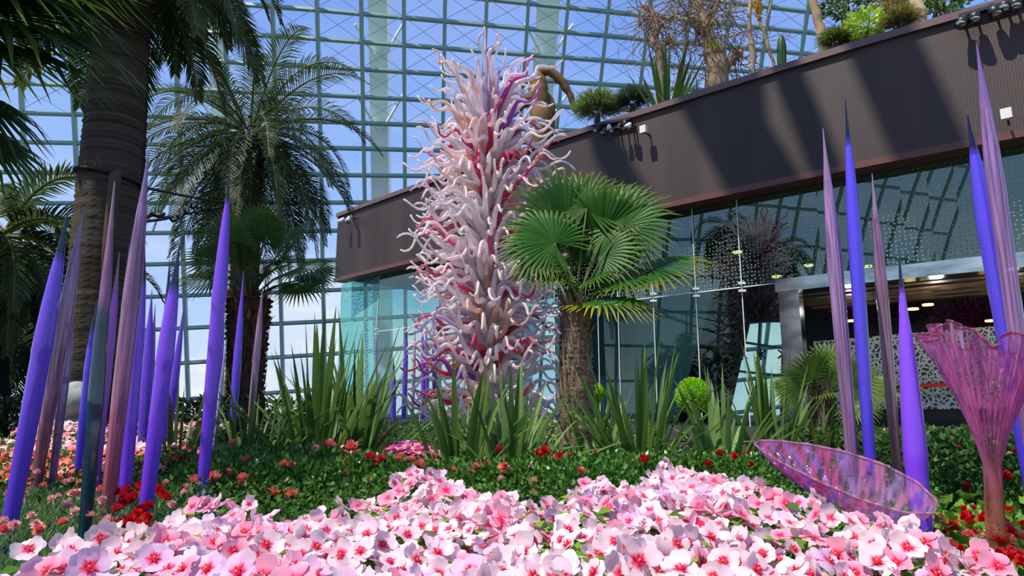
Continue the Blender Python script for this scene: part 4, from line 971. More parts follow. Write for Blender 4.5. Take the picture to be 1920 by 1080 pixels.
# pink bed behind the azaleas
r = random.Random(65); t = thing('flower_bed', 'patch of vivid pink small flowered plants between two strap leaved clumps', 'flowers', at(765, 840, 5.2)-Vector((0, 0, at(765, 840, 5.2).z)))
m_ = MB(); f_ = MB(); cx, cy = at(765, 840, 5.1).x, 5.1
for _ in range(900):
    a = r.uniform(0, 2*PI); q = math.sqrt(r.random()); X = cx+math.cos(a)*q*.34; Y = cy+math.sin(a)*q*.55; Z = .16+.19*(1-q*q)+.05*((Y-cy)/.55)+r.uniform(-.03, .02)
    c = r.choice([(.85, .10, .35), (.80, .06, .30), (.90, .30, .50), (.85, .12, .22), (.92, .45, .45), (.70, .10, .50)])
    nn = (Vector((0, -.5, 1))+rv(r)*.5).normalized(); u_ = nn.orthogonal().normalized(); w_ = nn.cross(u_)
    for k in range(5):
        an = 2*PI*k/5; d = u_*math.cos(an)+w_*math.sin(an); s_ = w_*math.cos(an)-u_*math.sin(an)
        m_.leaf(Vector((X, Y, Z)), d, s_, .022, .011, jit(c, r, .15), .1)
m_.build('blossoms', M['petal'], t)['kind'] = 'stuff'
for _ in range(2500):
    a = r.uniform(0, 2*PI); q = math.sqrt(r.random()); X = cx+math.cos(a)*q*.36; Y = cy+math.sin(a)*q*.57; Z = r.uniform(.0, .14+.19*(1-q*q))
    d = (rv(r)+UP*.4).normalized(); s_ = d.cross(rv(r)).normalized(); f_.leaf(Vector((X, Y, Z)), d, s_, .035, .010, (.05, .13, .02))
f_.build('foliage', M['leaf'], t)
# begonia bank far left
for (name, label, x0, x1, y0, y1, h0, h1, n, cols_, sz, seed) in (
    ('begonia_bank', 'bank of pale pink begonias behind the first spears', -3.95, -2.35, 4.9, 5.7, .30, .50, 620, [(.92, .60, .58), (.90, .42, .45), (.93, .75, .70), (.88, .28, .33)], .030, 66),
    ('begonia_bank', 'bank of fiery red begonias in front of the pale pink ones', -3.6, -2.2, 4.15, 4.9, .20, .33, 380, [(.85, .04, .03), (.88, .10, .06), (.90, .22, .16), (.92, .5, .35)], .028, 67)):
    r = random.Random(seed); t = thing(name, label, 'flowers', ((x0+x1)/2, (y0+y1)/2, 0)); m_ = MB(); f_ = MB()
    for _ in range(n):
        X = r.uniform(x0, x1); Y = r.uniform(y0, y1); v = (Y-y0)/(y1-y0); Z = h0+(h1-h0)*v+.04*noise.noise(Vector((X*4, Y*4, 0)))+r.uniform(-.03, .02); c = r.choice(cols_)
        nn = (Vector((0, -.6, 1))+rv(r)*.6).normalized(); u_ = nn.orthogonal().normalized(); w_ = nn.cross(u_)
        for k in range(5):
            an = 2*PI*k/5; d = u_*math.cos(an)+w_*math.sin(an); s_ = w_*math.cos(an)-u_*math.sin(an); m_.leaf(Vector((X, Y, Z)), d, s_, sz, sz*.5, jit(c, r, .12), .2)
    m_.build('blossoms', M['petal'], t)['kind'] = 'stuff'
    for _ in range(5000):
        X = r.uniform(x0, x1); Y = r.uniform(y0, y1); v = (Y-y0)/(y1-y0); Z = r.uniform(0, h0+(h1-h0)*v)
        d = (rv(r)+UP*.4).normalized(); s_ = d.cross(rv(r)).normalized(); f_.leaf(Vector((X, Y, Z)), d, s_, .045, .016, mixc((.04, .11, .02), (.14, .24, .05), r.random()))
    f_.build('foliage', M['leaf'], t)
# dianthus carpet at the left: thin grassy foliage, countable blooms
def dz(X, Y): return .26+.03*noise.noise(Vector((X*5, Y*5, 2)))
r = random.Random(70); m_ = MB()
for _ in range(15000):
    Y = r.uniform(1.25, 3.4); X = r.uniform(-.84*Y-.05, -.47*Y)
    Z = dz(X, Y)*r.uniform(.45, 1.0); d = (rv(r)*.75+UP).normalized(); s_ = d.cross(rv(r)).normalized()
    m_.leaf(Vector((X, Y, Z-.03)), d, s_, r.uniform(.035, .06), .0028, mixc((.04, .11, .03), (.16, .27, .10), r.random()), .1)
tag(m_.build('dianthus_foliage', M['leaf']), 'fine grassy blue green foliage of the carnation carpet around the first spears', 'foliage', kind='stuff')
DG = {'p': ('pale pink carnation bloom with salmon heart in the grassy carpet', pr_pnk, 'pale pink carnations in the grassy carpet'), 'c': ('coral carnation bloom in the grassy carpet', pr_cor, 'coral carnations in the grassy carpet'), 'r': ('scarlet bloom massed around the foot of the fat bright violet spear', pr_red, 'scarlet blooms around the violet spear')}
dl = [(68, 886, 'p'), (119, 906, 'p'), (132, 901, 'p'), (80, 911, 'c'), (48, 912, 'c'), (43, 927, 'c'), (38, 943, 'p'), (98, 937, 'p'), (127, 942, 'p'), (125, 950, 'p'), (135, 926, 'p'), (147, 925, 'p'), (185, 920, 'c'), (190, 938, 'p'), (68, 983, 'p'), (74, 995, 'c'), (118, 981, 'c'), (5, 981, 'p'), (12, 990, 'p'), (200, 978, 'p'), (196, 985, 'p'), (108, 932, 'p'), (352, 918, 'p'), (345, 925, 'p'), (310, 905, 'p'), (320, 948, 'p'), (4, 996, 'c'), (58, 970, 'p'), (143, 960, 'p'), (28, 985, 'p'), (16, 925, 'c'), (170, 968, 'p'), (150, 905, 'c'), (178, 900, 'p'),
      (215, 912, 'r'), (235, 920, 'r'), (262, 912, 'r'), (230, 930, 'r'), (255, 928, 'r'), (268, 930, 'r'), (222, 955, 'r'), (228, 945, 'r'), (265, 960, 'r'), (258, 968, 'r'), (278, 948, 'r'), (302, 928, 'r'), (310, 935, 'r'), (300, 918, 'r'), (225, 985, 'r'), (240, 982, 'r'), (212, 990, 'r'), (262, 985, 'r'), (190, 995, 'r'), (198, 992, 'r'), (248, 978, 'r'), (275, 972, 'r'), (242, 938, 'r'), (270, 915, 'r'), (220, 925, 'r'), (268, 990, 'r')]
for (x, y, k) in dl:
    p = atz(x, y, .285); lab, pr, gr = DG[k]
    o = place_copy(r.choice(pr), 'carnation' if k != 'r' else 'scarlet_bloom', p, (r.uniform(.1, .9), r.uniform(-.4, .4), r.uniform(0, 6)), r.uniform(.75, 1.0)*(.82 if k != 'r' else .95))
    tag(o, lab, 'flower', gr)
# hedge and roses at the right
r = random.Random(80); m_ = MB()
for _ in range(15000):
    X = r.uniform(2.2, 4.4); Y = r.uniform(3.9, 5.3); Z = r.uniform(0, .47+.03*noise.noise(Vector((X*4, Y*4, 0))))
    d = (rv(r)+UP*.5).normalized(); s_ = d.cross(rv(r)).normalized(); m_.leaf(Vector((X, Y, Z)), d, s_, .05, .017, mixc((.015, .05, .015), (.07, .15, .03), r.random()))
hg = thing('rose_hedge', 'dark leafy hedge dotted with red roses behind the pink trumpet', 'hedge', (3.3, 4.6, 0)); m_.build('foliage', M['leaf'], hg)
for (x, y, sc, D) in ((1808, 914, 1.4, 3.9), (1885, 893, 1.4, 3.9), (1795, 840, .8, 4.1), (1745, 828, .8, 4.4), (1760, 822, .8, 4.5), (1785, 838, .7, 4.2), (1728, 832, .7, 4.4), (1862, 812, .8, 4.7), (1905, 845, .8, 4.0), (1698, 838, .6, 4.4), (1770, 850, .6, 4.1)):
    place_copy(r.choice(pr_ros+pr_red), 'rose', at(x, y, D), (1.0, 0, r.uniform(0, 6)), sc*.95, hg)
# bright red flower plants below the trumpet
m_ = MB()
def rz(X, Y): return .24+.03*noise.noise(Vector((X*6, Y*6, 5)))
for _ in range(5200):
    Y = r.uniform(1.15, 2.9); X = r.uniform(max(.42*Y, .60), .84*Y+.1); Z = rz(X, Y)*r.uniform(.4, 1.0)
    d = (rv(r)+UP*.3).normalized(); s_ = d.cross(rv(r)).normalized(); m_.leaf(Vector((X, Y, Z)), d, s_, .05, .017, mixc((.06, .16, .015), (.22, .38, .05), r.random()))
tag(m_.build('bedding_foliage', M['leaf']), 'bright green leaves of the red bedding plants below the trumpet', 'foliage', kind='stuff')
pr_blk = {'r': pr_red, 'c': pr_cor, 'm': pr_ros, 'p': pr_pnk}
RG = {'r': ('bright red bedding bloom around the trumpet stem', 'red bedding blooms around the trumpet stem'), 'c': ('coral bedding bloom near the trumpet stem', 'coral bedding blooms near the trumpet stem'), 'm': ('deep crimson bedding bloom near the trumpet stem', 'crimson bedding blooms near the trumpet stem'), 'p': ('pale pink double bedding bloom near the trumpet stem', 'pale pink bedding blooms near the trumpet stem')}
for _ in range(90):
    x = r.uniform(1745, 1920); y = r.uniform(952, 1078)
    if y < 952+(x < 1780)*20: continue
    if y > 1010 and r.random() < .45: continue
    k = r.choice('rrrrccmmp'); p = atz(x, y, .275)
    o = place_copy(r.choice(pr_blk[k]), 'bedding_bloom', p, (r.uniform(0, .9), r.uniform(-.5, .5), r.uniform(0, 6)), r.uniform(.6, .95)*.8); tag(o, RG[k][0], 'flower', RG[k][1])

# ================================================================== IMPATIENS BED
ZI = .42
def iz(X, Y): return ZI-.035+.045*noise.noise(Vector((X*3.2, Y*3.2, 9)))+.02*noise.noise(Vector((X*9, Y*9, 3)))
def in_bed(X, Y, m=0):
    px, py = proj((X, Y, ZI-.01)); return py > bed_row(px)+m
r = random.Random(90)
def petal_pts(m_, ang, rad, c_eye, c_mid, c_out, r, wid=.62, notch=.12, tilt=.12, deep=1.0):
    """one heart shaped petal: 5 x 4 grid"""
    d = Vector((math.cos(ang), math.sin(ang), 0)); s_ = Vector((-d.y, d.x, 0)); prev = None; curl = r.uniform(-.25, .35)
    for i in range(6):
        u = i/5; ring = []; w_ = rad*wid*(math.sin(min(1, u*.96+.06)*PI*.68)**.8)*(1 if u < .9 else .78)
        for j in range(5):
            v = (j-2)/2; l_ = rad*(u*(1-notch*(1-abs(v))*(u**3)*1.2)+.04-.12*u*v*v)
            z = tilt*rad*u*u*1.3-curl*rad*u*u*abs(v)*.35+rad*.05*math.sin(v*5+ang)*u
            c = mixc(c_eye, c_mid, min(1, max(0, u*5.0-.75-.25*abs(v)))) if u < .42 else mixc(c_mid, c_out, (u-.42)/.58)
            ring.append(m_.vert(d*l_+s_*v*w_+UP*z, c))
        if prev:
            for j in range(4): m_.f.append((prev[j], prev[j+1], ring[j+1], ring[j]))
        prev = ring
EYE = (.80, .012, .10)
PAL = {'white': ((.90, .62, .69), (.90, .74, .77)), 'rose': ((.86, .28, .42), (.88, .46, .58)), 'lilac': ((.78, .46, .66), (.76, .60, .76))}
LAB = {'white': ('pale blush impatiens bloom with a crimson eye in the front bed', 'pale blush impatiens blooms in the front bed'),
       'rose': ('rose pink impatiens bloom with a crimson eye in the front bed', 'rose pink impatiens blooms in the front bed'),
       'lilac': ('lilac tinted impatiens bloom with a crimson eye in the front bed', 'lilac tinted impatiens blooms in the front bed')}
def bloom_protos(k, n):
    out = []
    for v in range(n):
        pm = []; mid, outc = PAL[k]
        for q in range(5):
            a = 2*PI*q/5+PI/2+r.uniform(-.12, .12); m_ = MB()
            petal_pts(m_, a, .0225*r.uniform(.85, 1.12)*(1.05 if q in (2, 3) else 1), EYE, mid, outc, r, wid=.55, tilt=r.uniform(-.25, .45))
            for vv in range(len(m_.v)): x_, y_, z_ = m_.v[vv]; m_.v[vv] = (x_, y_, z_+.0008*q)
            pm.append(proto(m_, 'petal', M['petal']))
        m_ = MB()
        for q in range(5):
            a = 2*PI*q/5+PI/2; m_.leaf(Vector((0, 0, .0045)), Vector((math.cos(a), math.sin(a), .15)).normalized(), Vector((-math.sin(a), math.cos(a), 0)), .0075, .0022, (.70, .008, .06), .2)
        m_.tube([(0, 0, .001), (0, 0, .007)], [.0016, .0012], 6, [(.85, .45, .2)]*2)
        out.append((pm, proto(m_, 'eye', M['petal'])))
    return out
BP_ = {k: bloom_protos(k, 4) for k in PAL}
# merged single mesh per variant for distant blooms
def merged_cols(k, v):
    vs, fs, cs = [], [], []
    for me in BP_[k][v][0]:
        o_ = len(vs); vs += [tuple(x.co) for x in me.vertices]; fs += [tuple(i+o_ for i in p.vertices) for p in me.polygons]; cs += [tuple(d_.color)[:3] for d_ in me.attributes['Col'].data]
    return vs, fs, cs
MG = {k: [merged_cols(k, v) for v in range(4)] for k in PAL}
pts = []; cells = {}
def ok(p, dmin):
    kx_, ky_ = int(p[0]/.04), int(p[1]/.04)
    for a in (-1, 0, 1):
        for b_ in (-1, 0, 1):
            for q in cells.get((kx_+a, ky_+b_), ()):
                if (q[0]-p[0])**2+(q[1]-p[1])**2 < dmin*dmin: return False
    cells.setdefault((kx_, ky_), []).append(p); return True
tries = 0
while len(pts) < 2100 and tries < 90000:
    tries += 1
    Y = .52+2.35*r.random()**1.15; X = r.uniform(-.82*Y-.06, .82*Y+.06)
    if not in_bed(X, Y): continue
    gap = noise.noise(Vector((X*4.5, Y*3.2, 20)))
    if gap > .06 and r.random() < min(.95, gap*5): continue
    if ok((X, Y), .0235): pts.append((X, Y))
pts.sort(key=lambda p: p[1])
def bloom_rot(r):
    nn = (Vector((r.uniform(-.95, .95), -.55+r.uniform(-.75, .75), .80))).normalized()
    q = nn.to_track_quat('Z', 'Y'); e_ = (q.to_matrix() @ Matrix.Rotation(r.uniform(0, 6.28), 3, 'Z')); return e_
def kindof(X, Y):
    v = noise.noise(Vector((X*3, Y*3, 40)))+r.uniform(-.5, .5); return 'white' if v < .12 else ('rose' if v < .42 else 'lilac')
rest_m = MB(); n_ind = 0
for (X, Y) in pts:
    k = kindof(X, Y); v = r.randrange(4); Rm = bloom_rot(r); sc = r.uniform(.82, 1.12); z = iz(X, Y)+r.uniform(-.020, .024)
    px, py = proj((X, Y, z)); 
    if n_ind < 300 and -10 < px < 1930 and py < 1085:
        row = ' in the nearest rows' if Y < .80 else (' a little behind the nearest rows' if Y < 1.0 else ' well behind the nearest rows')
        zone = 'below the crowd of purple spears' if px < 420 else ('below the azaleas with coral blooms' if px < 800 else ('in line with the white tower' if px < 1060 else ('below the spreading strap leaves' if px < 1420 else 'under the glass bowl and trumpet')))
        nm_ = {'white': 'pale blush', 'rose': 'rose pink', 'lilac': 'lilac tinted'}[k]
        e_ = thing('impatiens_bloom', nm_+' impatiens bloom '+zone+row, 'flower', (X, Y, z), nm_+' impatiens blooms '+zone+row); e_.rotation_euler = Rm.to_euler(); e_.scale = (sc,)*3
        pm, ey = BP_[k][v]
        for me in pm:
            o = bpy.data.objects.new('petal', me); COL.objects.link(o); o.parent = e_
        o = bpy.data.objects.new('eye', ey); COL.objects.link(o); o.parent = e_
        n_ind += 1
    else:
        vs, fs, cs = MG[k][v]; o_ = len(rest_m.v)
        for c in vs: q = Rm @ (Vector(c)*sc); rest_m.v.append((q.x+X, q.y+Y, q.z+z))
        rest_m.c += [(*c, 1.0) for c in cs]; rest_m.f += [tuple(i+o_ for i in f) for f in fs]
tag(rest_m.build('impatiens_blooms', M['petal']), 'smaller looking pink impatiens blooms filling the far part of the front bed', 'flowers', kind='stuff')
print('blooms', len(pts), 'individual', n_ind)
m_ = MB()
for _ in range(12000):
    Y = .50+2.4*r.random()**1.1; X = r.uniform(-.85*Y-.08, .85*Y+.08)
    if not in_bed(X, Y, 2): continue
    z = iz(X, Y)+.002-abs(r.gauss(0, .032)); d = (rv(r)*.9+Vector((0, -.1, .15))).normalized(); nn = (UP+rv(r)*.5).normalized(); s_ = d.cross(nn).normalized(); d = nn.cross(s_)
    m_.leaf(Vector((X, Y, z)), d, s_, r.uniform(.035, .055), .0125, mixc((.05, .14, .015), (.24, .42, .04), r.random()), .2)
for _ in range(1200):   # stems
    Y = .55+2.2*r.random(); X = r.uniform(-.82*Y, .82*Y)
    if in_bed(X, Y, 4): m_.tube([(X, Y, 0), (X+r.uniform(-.03, .03), Y, iz(X, Y)-.02)], [.004, .003], 4, [(.25, .22, .06)]*2, cap=False)
tag(m_.build('impatiens_foliage', M['leaf']), 'bright green impatiens leaves below the pink blooms of the front bed', 'foliage', kind='stuff')

# ================================================================== ROOF GARDEN
ZR = ZT-.30
def roof_at(px, back):
    pp = offs(FP, back); p = path_at_px(pp, px, ZT); return Vector((p.x, p.y, ZR))
def rp_(px, py, ref): return at(px, py, ref.y)
def woody(name, label, cat, ref, chains, c1, c2, twigs=0, seed=1, tw_len=.5, leaves=None, tw_r=.010):
    r_ = random.Random(seed); t = thing(name, label, cat, ref); tips = []
    for q, ch in enumerate(chains):
        P_ = [Vector(ref) if p == 'R' else at(p[0], p[1], ref.y+(p[3] if len(p) > 3 else 0)) for p in ch]; rad = [.1 if p == 'R' else p[2] for p in ch]; rad[0] = rad[1] if ch[0] == 'R' else rad[0]
        m_ = MB(); PP, RR, CC = [], [], []
        for i in range(len(P_)-1):
            for k in range(4):
                f = k/4; PP.append(P_[i].lerp(P_[i+1], f)+rv(r_)*.012); RR.append((rad[i]*(1-f)+rad[i+1]*f)*r_.uniform(.88, 1.15)); CC.append(mixc(c1, c2, r_.random()))
        PP.append(P_[-1]); RR.append(rad[-1]); CC.append(c2); m_.tube(PP, RR, 9, CC)
        m_.build('trunk' if q == 0 else 'branch', M['bark'], t); tips += PP[len(PP)//2 if q == 0 else 1:]
    if twigs:
        m_ = MB(); lf = MB()
        for k in range(twigs):
            p = r_.choice(tips).copy(); d = (rv(r_)+UP*.1).normalized(); PP = [p.copy()]
            for s in range(11): d = (d+rv(r_)*.62+Vector((0, 0, -.05))).normalized(); p = p+d*tw_len/9; PP.append(p.copy())
            m_.tube(PP, [tw_r*(1-.75*i/11) for i in range(12)], 4, [mixc(c1, c2, .5)]*12, cap=False)
            if leaves:
                for q in range(leaves[0]):
                    w = r_.choice(PP); dd = rv(r_); s_ = dd.cross(rv(r_)).normalized(); lf.leaf(w, dd, s_, leaves[1], leaves[1]*.3, mixc(leaves[2], leaves[3], r_.random()))
        m_.build('twigs', M['bark'], t)['kind'] = 'stuff'
        if leaves: lf.build('foliage', M['leaf'], t)
    return t
def sword(name, label, px, back, py_top, n, w, seed, c1, c2, elo=.5, bend=.15, mul=1.0):
    r_ = random.Random(seed); ref = roof_at(px, back); Hh = (at(px, py_top, ref.y).z-ZR)*mul; t = thing(name, label, 'plant', ref)
    for k in range(n):
        az = k*2.4; q = r_.random(); el = 1.5-(1.5-elo)*q
        strap_leaf(ref, az, el, Hh*r_.uniform(.7, 1.05), w, r_, bend=bend, c1=c1, c2=c2).build('leaf', M['leaf'], t)
    return t
def tuft(name, label, px, back, py, rw, n, c1, c2, seed, L=.34):
    r_ = random.Random(seed); ref = roof_at(px, back); c = at(px, py, ref.y); q = rw/F*ref.y; m_ = MB(); t = thing(name, label, 'shrub', ref)
    for _ in range(n):
        v = rv(r_); v.z = abs(v.z)*.9-.2; p = c+Vector((v.x, v.y, v.z))*q*r_.uniform(.3, .75); d = (v+UP*.25+rv(r_)*.2).normalized(); tip = p+d*L*r_.uniform(.6, 1)
        m_.blade([p, (p+tip)/2+UP*.03, tip-UP*.05], [.007, .006, .001], d.cross(rv(r_)).normalized(), mixc(c1, c2, r_.random()), .2)
    m_.build('foliage', M['leaf'], t); s = MB(); s.tube([ref, c-UP*q*.2], [.1, .07], 9, [(.06, .045, .03)]*2); s.build('stem', M['bark'], t)
# driftwood arch
ref = roof_at(1000, .75)
woody('driftwood', 'brown gnarled driftwood arch on the roof edge behind the tower top', 'driftwood', ref, [
  ['R', (1018, 245, .24), (1015, 205, .26), (1010, 165, .24), (1008, 140, .14), (1015, 130, .07)],
  [(1008, 138, .10), (1030, 132, .12), (1052, 150, .11), (1070, 180, .09), (1078, 205, .05), (1080, 215, .02)],
  [(1010, 150, .14), (985, 150, .13), (965, 160, .11), (950, 175, .07), (945, 185, .03)],
  [(1010, 175, .14), (985, 190, .14), (965, 210, .10), (955, 222, .04)],
  [(1012, 170, .12), (1030, 190, .12), (1035, 225, .10), (1030, 255, .09)]], (.10, .055, .025), (.26, .15, .06), seed=3)
tuft('grass_tree', 'round grassy green shrub tuft on the roof edge beside the driftwood', 1120, .95, 205, 52, 2600, (.06, .12, .03), (.22, .28, .09), 4)
tuft('grass_tree', 'darker bluish needle leaved shrub left of the upright agave', 1186, 1.1, 190, 34, 1500, (.03, .06, .04), (.09, .15, .09), 5)
sword('agave', 'upright sword leaved agave on the roof edge', 1248, .75, 98, 26, .050, 6, (.03, .08, .02), (.10, .18, .04), elo=.95)
sword('yucca', 'spiky dark yucca rosette between the two gnarled trees', 1318, 1.25, 118, 34, .018, 7, (.02, .05, .03), (.06, .11, .05), elo=-.1, mul=.9)
sword('aloe', 'pale silver aloe rosette below the spiky dark yucca', 1288, 1.0, 150, 22, .022, 8, (.28, .34, .24), (.45, .50, .36), elo=.1)
sword('sansevieria', 'thin upright grassy blades at the far end of the roof edge', 1040, .55, 205, 18, .012, 9, (.05, .10, .03), (.18, .26, .08), elo=.7)
ref = roof_at(1238, 1.0)
woody('gnarled_tree', 'thin pale gnarled bare tree with tangled curly twigs above the agave', 'tree', ref, [
  ['R', (1238, 120, .10), (1238, 95, .13), (1225, 75, .10), (1232, 50, .09), (1222, 25, .08), (1205, 8, .05)],
  [(1240, 85, .07), (1258, 78, .03), (1275, 90, .015)], [(1232, 50, .05), (1250, 40, .03), (1268, 25, .02), (1290, 32, .01)], [(1220, 25, .05), (1205, 40, .02), (1190, 55, .012)]],
  (.18, .13, .085), (.40, .30, .21), twigs=110, seed=12, tw_len=1.25, tw_r=.012)
ref = roof_at(1345, 1.0)
woody('gnarled_tree', 'stout gnarled tree with mossy green knot and sawn side branch', 'tree', ref, [
  ['R', (1345, 135, .22), (1340, 105, .21), (1330, 75, .15), (1318, 45, .13), (1310, 15, .12), (1300, -30, .09)],
  [(1342, 125, .12), (1362, 122, .10), (1378, 108, .09), (1387, 98, .08)], [(1320, 45, .07), (1340, 20, .05), (1352, -15, .04)], [(1328, 70, .06), (1300, 50, .03), (1285, 20, .02)]],
  (.15, .10, .06), (.38, .27, .17), twigs=170, seed=13, tw_len=1.35, tw_r=.012, leaves=(3, .05, (.18, .30, .05), (.35, .45, .10)))
c = at(1338, 88, roof_at(1345, 1.0).y-.12); m_ = MB(); foliage(m_, 300, c, (.12, .1, .12), .05, .014, (.25, .35, .02), (.42, .48, .03), random.Random(2), half=False)
tag(m_.build('moss_clump', M['leaf']), 'yellow green moss clump on the stout gnarled trunk', 'moss')
ref = roof_at(1410, .9)
woody('slim_tree', 'slim pale bare trunk between the stout gnarled tree and the cactus', 'tree', ref, [['R', (1411, 130, .055), (1412, 100, .06), (1405, 60, .045), (1406, 20, .04), (1408, -40, .035)]], (.25, .19, .13), (.42, .32, .22), seed=14)
ref = roof_at(1448, 1.1)
woody('flower_stalk_tree', 'thin forked stem carrying an orange flower spike', 'plant', ref, [['R', (1450, 120, .03), (1438, 80, .035), (1428, 50, .03), (1422, 25, .025), (1418, -40, .03)], [(1432, 65, .02), (1440, 30, .015), (1450, -20, .012)]], (.25, .17, .10), (.38, .27, .16), seed=15)
m_ = MB(); foliage(m_, 500, at(1421, 5, ref.y), (.05, .05, .42), .05, .018, (.55, .30, .03), (.75, .45, .05), random.Random(4), half=False); tag(m_.build('orange_flower_spike', M['petal']), 'orange flower spike at the upper picture edge on a thin forked stem', 'flower')
ref = roof_at(1465, 1.0); m_ = MB(); tp = at(1465, 66, ref.y)
cr_ = lambda a: .075*(1+.16*math.cos(9*a))
m_.tube([ref+(tp-ref)*(k/12) for k in range(12)]+[tp-UP*.03, tp], [cr_]*11+[lambda a: .065, lambda a: .045, lambda a: .012], 36, [(.045, .10, .035)]*14)
tag(m_.build('ribbed_cactus', M['leaf']), 'single dark green ribbed column cactus on the roof edge', 'cactus')
ref = roof_at(1545, .9)
woody('slim_tree', 'tan leaning trunk to the right of the column cactus', 'tree', ref, [['R', (1547, 85, .10), (1540, 60, .085), (1530, 25, .08), (1520, -15, .075), (1512, -60, .07)]], (.30, .20, .10), (.48, .36, .22), seed=16)
ref = roof_at(1722, .9)
woody('slim_tree', 'tan trunk at the upper picture edge above the dark fascia end', 'tree', ref, [['R', (1722, 35, .14), (1718, 5, .12), (1708, -30, .11), (1700, -80, .1)]], (.34, .24, .15), (.52, .42, .28), seed=17)
for (nm, lb, px, back, py, rw, rh, n, L, c1, c2, sd_) in (
   ('leafy_shrub', 'bright yellow green leafy shrub on the roof edge between tan trunks', 1622, .9, 50, 42, 30, 520, .11, (.22, .36, .04), (.50, .62, .10), 1),
   ('leafy_shrub', 'dark leafy shrub overhanging from the upper picture edge beside the bright one', 1590, 1.3, 10, 60, 22, 420, .10, (.03, .06, .02), (.12, .18, .05), 2),
   ('leafy_shrub', 'reddish green shrub left of the highest tan trunk', 1685, 1.2, 10, 45, 40, 800, .08, (.18, .10, .03), (.30, .26, .06), 3),
   ('leafy_shrub', 'green shrub right of the highest tan trunk', 1770, 1.1, -5, 50, 30, 700, .09, (.08, .15, .03), (.20, .30, .07), 4)):
    r_ = random.Random(sd_); ref = roof_at(px, back); t = thing(nm, lb, 'shrub', ref); c = at(px, py, ref.y); m_ = MB()
    foliage(m_, n, c, (rw/F*ref.y, .35, rh/F*ref.y), L, L*.32, c1, c2, r_, shell=.2, half=False); m_.build('foliage', M['leaf'], t)
    s = MB(); s.tube([ref, c], [.04, .02], 7, [(.15, .10, .06)]*2)
    for k in range(5): s.tube([ref.lerp(c, .6), c+rv(r_)*rw/F*ref.y*.7], [.018, .006], 5, [(.15, .10, .06)]*2)
    s.build('stem', M['bark'], t)
tuft('grass_tuft', 'loose green grass tuft right of the tan leaning trunk', 1568, .8, 78, 26, 900, (.06, .11, .02), (.20, .24, .06), 21, L=.30)
tuft('grass_tuft', 'brown green grass tuft beside the highest tan trunk', 1690, .7, 40, 30, 900, (.14, .13, .03), (.28, .26, .07), 22, L=.28)
r_ = random.Random(5); m_ = MB()
for _ in range(420):
    px = r_.uniform(1355, 1640); p = roof_at(px, r_.uniform(.5, 1.0)); Lb = r_.uniform(.35, .75); d = (UP+rv(r_)*.25).normalized()
    m_.blade([p, p+d*Lb*.5, p+d*Lb+Vector((r_.uniform(-.1, .1), 0, 0))], [.007, .005, .001], Vector((1, 0, 0)), mixc((.05, .10, .03), (.16, .24, .08), r_.random()))
tag(m_.build('edge_grass', M['leaf']), 'sparse thin grass blades along the roof edge by the cactus', 'grass', kind='stuff')

# ================================================================== FIXTURES ON THE FASCIA
def fpt(px, py, d=.0):
    pp = offs(FP, -d); p = path_at_px(pp, px, 5.6); return at(px, py, p.y)
nf = Vector((-.66, -.75, 0))
def flood(px, py, lab):
    p = fpt(px, py, .26); t = thing('floodlight', lab, 'light', p); tv = Vector((.75, -.66, 0)); a = MB()
    a.beam(p-tv*.065, p+tv*.065, .10, .15, UP); a.build('housing', M['white'], t, False)
    a = MB(); a.beam(p+Vector((0, 0, -.02)), p-nf*.28+Vector((0, 0, -.06)), .03, .03); a.build('bracket', M['black'], t, False)
    return t
flood(1207, 243, 'white box floodlight on the fascia above the fan palm'); flood(1887, 214, 'white box floodlight on the fascia near the right picture edge')
def spot(px, py, lab, white=False, sc=1.0, grp=None, ang=0):
    p = fpt(px, py, .30); t = thing('spotlight', lab, 'light', p, grp); d = (nf*.5+Vector((math.sin(ang), 0, -.8))).normalized(); a = MB()
    a.tube([p-d*.10*sc, p-d*.02, p+d*.09*sc], [.045*sc, .065*sc, .075*sc], 14); a.build('housing', M['white'] if white else M['black'], t)
    a = MB(); a.tube([p+d*.088*sc, p+d*.097*sc], [.062*sc, .062*sc], 14); a.build('lens', M['mirror'], t)
    a = MB(); a.beam(p, p-nf*.30+UP*.10, .03, .03); a.build('bracket', M['black'], t, False)
spot(640, 414, 'white spotlight nearest the far corner of the fascia', True, 1.1, ang=-.4); spot(655, 411, 'taller white spotlight second from the far corner of the fascia', True, 1.25)
for k, (x, y, w_) in enumerate(((1120, 243, 0), (1133, 246, 0), (1142, 240, 1), (1150, 244, 0), (1162, 236, 0), (1172, 231, 0), (1178, 236, 1))):
    spot(x, y, 'small white spotlight in the cluster under the coping beside the white floodlight' if w_ else 'small black spotlight in the cluster under the coping beside the white floodlight', bool(w_), .8, 'white cluster spotlights' if w_ else 'black cluster spotlights', ang=.3*(k % 3-1))
for k, (x, y) in enumerate(((1805, 40), (1828, 31), (1864, 20), (1885, 10), (1904, 6))):
    spot(x, y, 'big round black spotlight in the row at the near end of the fascia', False, 1.15, 'big black spotlights at the near end', ang=.3*(k % 3-1))
# rail carrying the clustered lamps
for nm, xa, ya, xb, yb, lab in (('lamp_rail', 1112, 236, 1182, 222, 'black lamp rail holding the small spotlight cluster'), ('lamp_rail', 1798, 30, 1915, -2, 'black lamp rail holding the big round spotlights')):
    a = MB(); a.beam(fpt(xa, ya, .14), fpt(xb, yb, .14), .05, .05); tag(a.build(nm, M['black'], None, False), lab, 'rail')

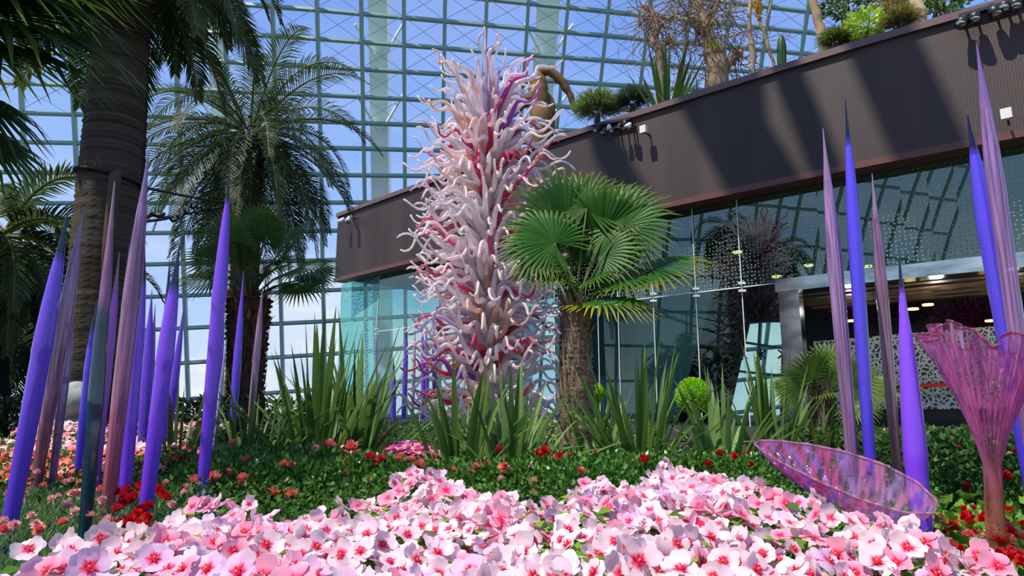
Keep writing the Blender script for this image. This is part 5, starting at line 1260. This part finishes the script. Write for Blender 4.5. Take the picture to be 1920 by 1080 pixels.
# ================================================================== ROPES, STONE, INNER PLANTS
def wire(pts, rad, name, lab, cat, wob=0, seed=1):
    r_ = random.Random(seed); P_ = []
    for i in range(len(pts)-1):
        for k in range(8):
            P_.append(pts[i].lerp(pts[i+1], k/8)+(rv(r_)*wob if wob else Vector()))
    P_.append(pts[-1]); a = MB(); a.tube(P_, rad, 7, [(.01, .01, .012)]*len(P_)); return tag(a.build(name, M['rope'], None), lab, cat)
wire([at(240, 345, 7.3), at(300, 358, 8.2), at(350, 368, 9.3), at(420, 380, 10.9), at(452, 388, 11.8)], .018, 'bracing_rope', 'upper black rope stretched between the ringed palm and the date palm', 'rope')
wire([at(232, 420, 7.3), at(300, 412, 8.2), at(350, 401, 9.3), at(420, 388, 10.9), at(450, 384, 11.8)], .018, 'bracing_rope', 'lower black rope stretched between the ringed palm and the date palm', 'rope')
wire([at(236, 412, 7.35), at(248, 400, 7.5), at(280, 405, 8), at(300, 402, 8.3), at(322, 410, 8.6), at(345, 398, 9.2), at(362, 382, 9.6), at(390, 392, 10.1), at(403, 408, 10.4), at(412, 418, 10.6)], .020, 'twisted_vine', 'black twisted vine winding around the stretched ropes', 'vine', wob=.05, seed=4)
a = MB(); zs_ = at(172, 335, 6.3).z; cs_ = b0.lerp(t0, zs_/t0.z)
P_ = [Vector((cs_.x+math.cos(q/24*2*PI)*.30, cs_.y+math.sin(q/24*2*PI)*.30, zs_-.05*math.cos(q/24*2*PI))) for q in range(25)]
a.tube(P_, .016, 6, [(.01, .01, .01)]*25, cap=False); tag(a.build('trunk_strap', M['rope'], None), 'black strap looped round the huge ringed palm trunk', 'strap')
# rounded pale stone figure in the shade
c = at(139, 765, 5.85); a = MB(); P_ = []; RR = []
for k in range(12):
    u = k/11; P_.append(c+Vector((-.20+.42*u, 0, .06*math.sin(u*PI)-.02))); RR.append(.02+.17*math.sin(PI*min(1, u*.95+.04))**.7)
a.tube(P_, RR, 16); o = a.build('rounded_stone', M['stone'], None); tag(o, 'rounded grey stone sculpture in the shade beyond the begonias', 'stone')
a = MB(); a.tube([Vector((c.x, c.y, 0)), Vector((c.x, c.y, c.z-.08))], [.16, .14], 14); a.build('pedestal', M['stone'], o, loc=(0, 0, 0))
# magenta foliage hanging inside the pavilion
r_ = random.Random(6)
for (x, y, rw, rh, D, lab) in ((1405, 560, 60, 24, 15.4, 'dark magenta hanging foliage inside the glass left of the entrance post'), (1640, 580, 120, 26, 13.6, 'dark magenta hanging foliage inside the entrance beyond the mauve spears'), (1840, 590, 90, 32, 12.4, 'dark magenta hanging foliage inside the entrance near the picture edge')):
    c = at(x, y, D); a = MB(); foliage(a, 1100, c, (rw/F*D, .4, rh/F*D), .10, .025, (.05, .005, .03), (.20, .02, .10), r_, shell=.1, half=False)
    tag(a.build('hanging_foliage', M['leaf']), lab, 'foliage')
# thin round topped pale green plants seen at the pavilion foot
print('objects', len(bpy.data.objects))
